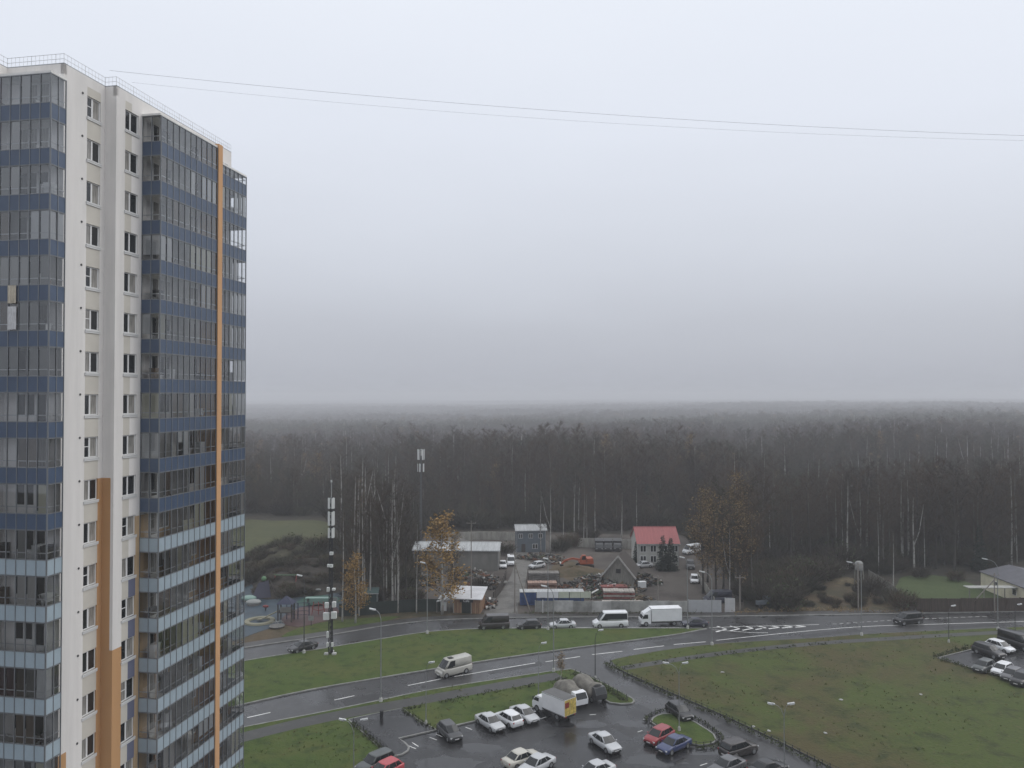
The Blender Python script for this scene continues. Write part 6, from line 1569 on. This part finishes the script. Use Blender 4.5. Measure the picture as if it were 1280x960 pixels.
low_rail('low dark railing along the access lane in front of the long hedge', [p for p in LANE_R if p.y > 74][::1], .5, 1.0) if False else low_rail('low dark railing along the access lane in front of the long hedge', offset_line([p for p in LANE_R if p.y > 74], .45), .5, 1.0)
HI = smooth_line(PX((722, 842), (741, 850), (761, 859.5), (779, 869.5), (789, 875.5), (786, 879)))
hedge('hedge on the island beside the covered lorries', offset_line(HI, -.9), 1.1, .6, 2, 26)
low_rail('low railing round the hedge island beside the lorries', offset_line(HI, -.35), .5, 1.0)
LV = smooth_line(PX((507, 888), (560, 878), (620, 867), (680, 855.5), (716, 848)))
hedge('straggly hedge along the footpath above the row of parked cars', LV, .9, .5, 3, 10, gap=.5)
LP = smooth_line(PX((438, 906), (455, 919), (470, 932), (482, 943)))
hedge('low hedge at the left edge of the driveway', LP, .7, .6, 4, 16); low_rail('low dark railing at the left edge of the driveway', offset_line(LP, .4), .5, .9)
LD = smooth_line(PX((504.5, 888.5), (515, 896), (526, 904), (543, 912)))
hedge('low hedge at the right edge of the driveway', LD, .6, .45, 5, 14)
LR = smooth_line(PX((1168, 824.5), (1190, 830), (1222, 840), (1256, 848.5), (1285, 858)))
hedge('low hedge along the front edge of the side lot', LR, .8, .6, 6, 18)
hedge('low hedge at the back corner of the side lot', smooth_line(PX((1168, 823), (1190, 816), (1215, 810))), .9, .7, 7, 18)
LT = smooth_line(PX((770, 838), (800, 832.5), (860, 825), (940, 815), (1010, 808), (1060, 804)))
hedge('broken weedy hedge along the field path', LT, .7, .45, 8, 7, gap=.6)
MI = offset_line(MED, .45, True); MI = MI + MI[:1]
low_rail('low railing round the oval grass median', MI, .45, .9)
hedge('thin hedge round the rim of the oval median', offset_line(MED, .8, True), .4, .35, 9, 12)
LE = smooth_line(PX((918, 768), (1000, 764), (1080, 765), (1146, 767)))
hedge('rank weeds along the far pavement before the thicket', LE, 1.6, .8, 10, 12, leaf=M_leafb)
LF = smooth_line(PX((655, 768), (740, 768.5), (800, 768.5), (880, 768)))
hedge('dark weeds at the foot of the concrete fence', LF, .8, .6, 11, 10)

# --- weeds and tufts over field and verges: one mass
rg = random.Random(99); wd_ = MB()
areas = [(field, 1000, .16), (verge, 700, .14), (island, 300, .10)]
for poly_, n_, hh in areas:
    x0, x1 = min(p.x for p in poly_), max(p.x for p in poly_); y0, y1 = min(p.y for p in poly_), max(p.y for p in poly_); k = 0; tries = 0
    x0, x1, y0 = max(x0, -60), min(x1, 110), max(y0, 72)
    while k < n_ and tries < n_ * 12:
        tries += 1; x, y = rg.uniform(x0, x1), rg.uniform(y0, y1)
        if abs(x) > .70 * y: continue
        if math.sin(x * .31 + 1.3 * math.sin(y * .23)) + math.sin(y * .27 + 2 * math.sin(x * .17)) < rg.uniform(-1.4, 1.2): continue
        if not inside((x, y), poly_) or inside((x, y), rlot) or inside((x, y), pad): continue
        if poly_ is verge and min(abs((Vector((x, y, 0)) - Vector((q.x, q.y, 0))).length) for q in PATH) < 1.6: continue
        k += 1; m_ = rg.choices((0, 1, 2), (5, 3, 2))[0]; big = rg.random() ** 3
        for _ in range(6):
            a = rg.uniform(0, 6.28); r_ = rg.uniform(0, .12 + .25 * big); p = Vector((x + r_ * math.cos(a), y + r_ * math.sin(a), .12)); s = Vector((math.cos(a + 1.57), math.sin(a + 1.57), 0)) * rg.uniform(.03, .07); wd_.face([p - s, p + s, p + Vector((rg.uniform(-.18, .18), rg.uniform(-.18, .18), hh * (.5 + 1.2 * big) * rg.uniform(.6, 1.2)))], m_)
tag(link('weeds', wd_.mesh('weeds', [mat('weed_green', (.075, .095, .024), .9), mat('weed_straw', (.13, .115, .05), .9), mat('weed_dark', (.060, .075, .020), .9)])), 'rough tufts and weeds scattered over the grass', None, None, 'stuff')
# a few scraps of white litter on the field
for k, (px, py, l) in enumerate(((1051, 875, 'white scrap of litter at the left of the brown field patch'), (1151, 868.5, 'pale sheet of litter in the middle of the field'), (1032, 917, 'scrap of litter low on the field above the lane'), (903, 840.5, 'scrap of litter near the top left of the field'), (942, 908.5, 'pale scrap by the lane hedge right of the median'), (961, 914, 'second pale scrap by the lane hedge further right'))):
    mb = MB(); rg2 = random.Random(k); mb.blob((0, 0, .06), (.28, .18, .07), 8, 5, 0, .35, rg2); tag(link('litter_scrap', mb.mesh('litter_scrap', mat('dull_paper', (.36, .36, .35), .8)), None, G(px, py, .15), k), l, 'litter')
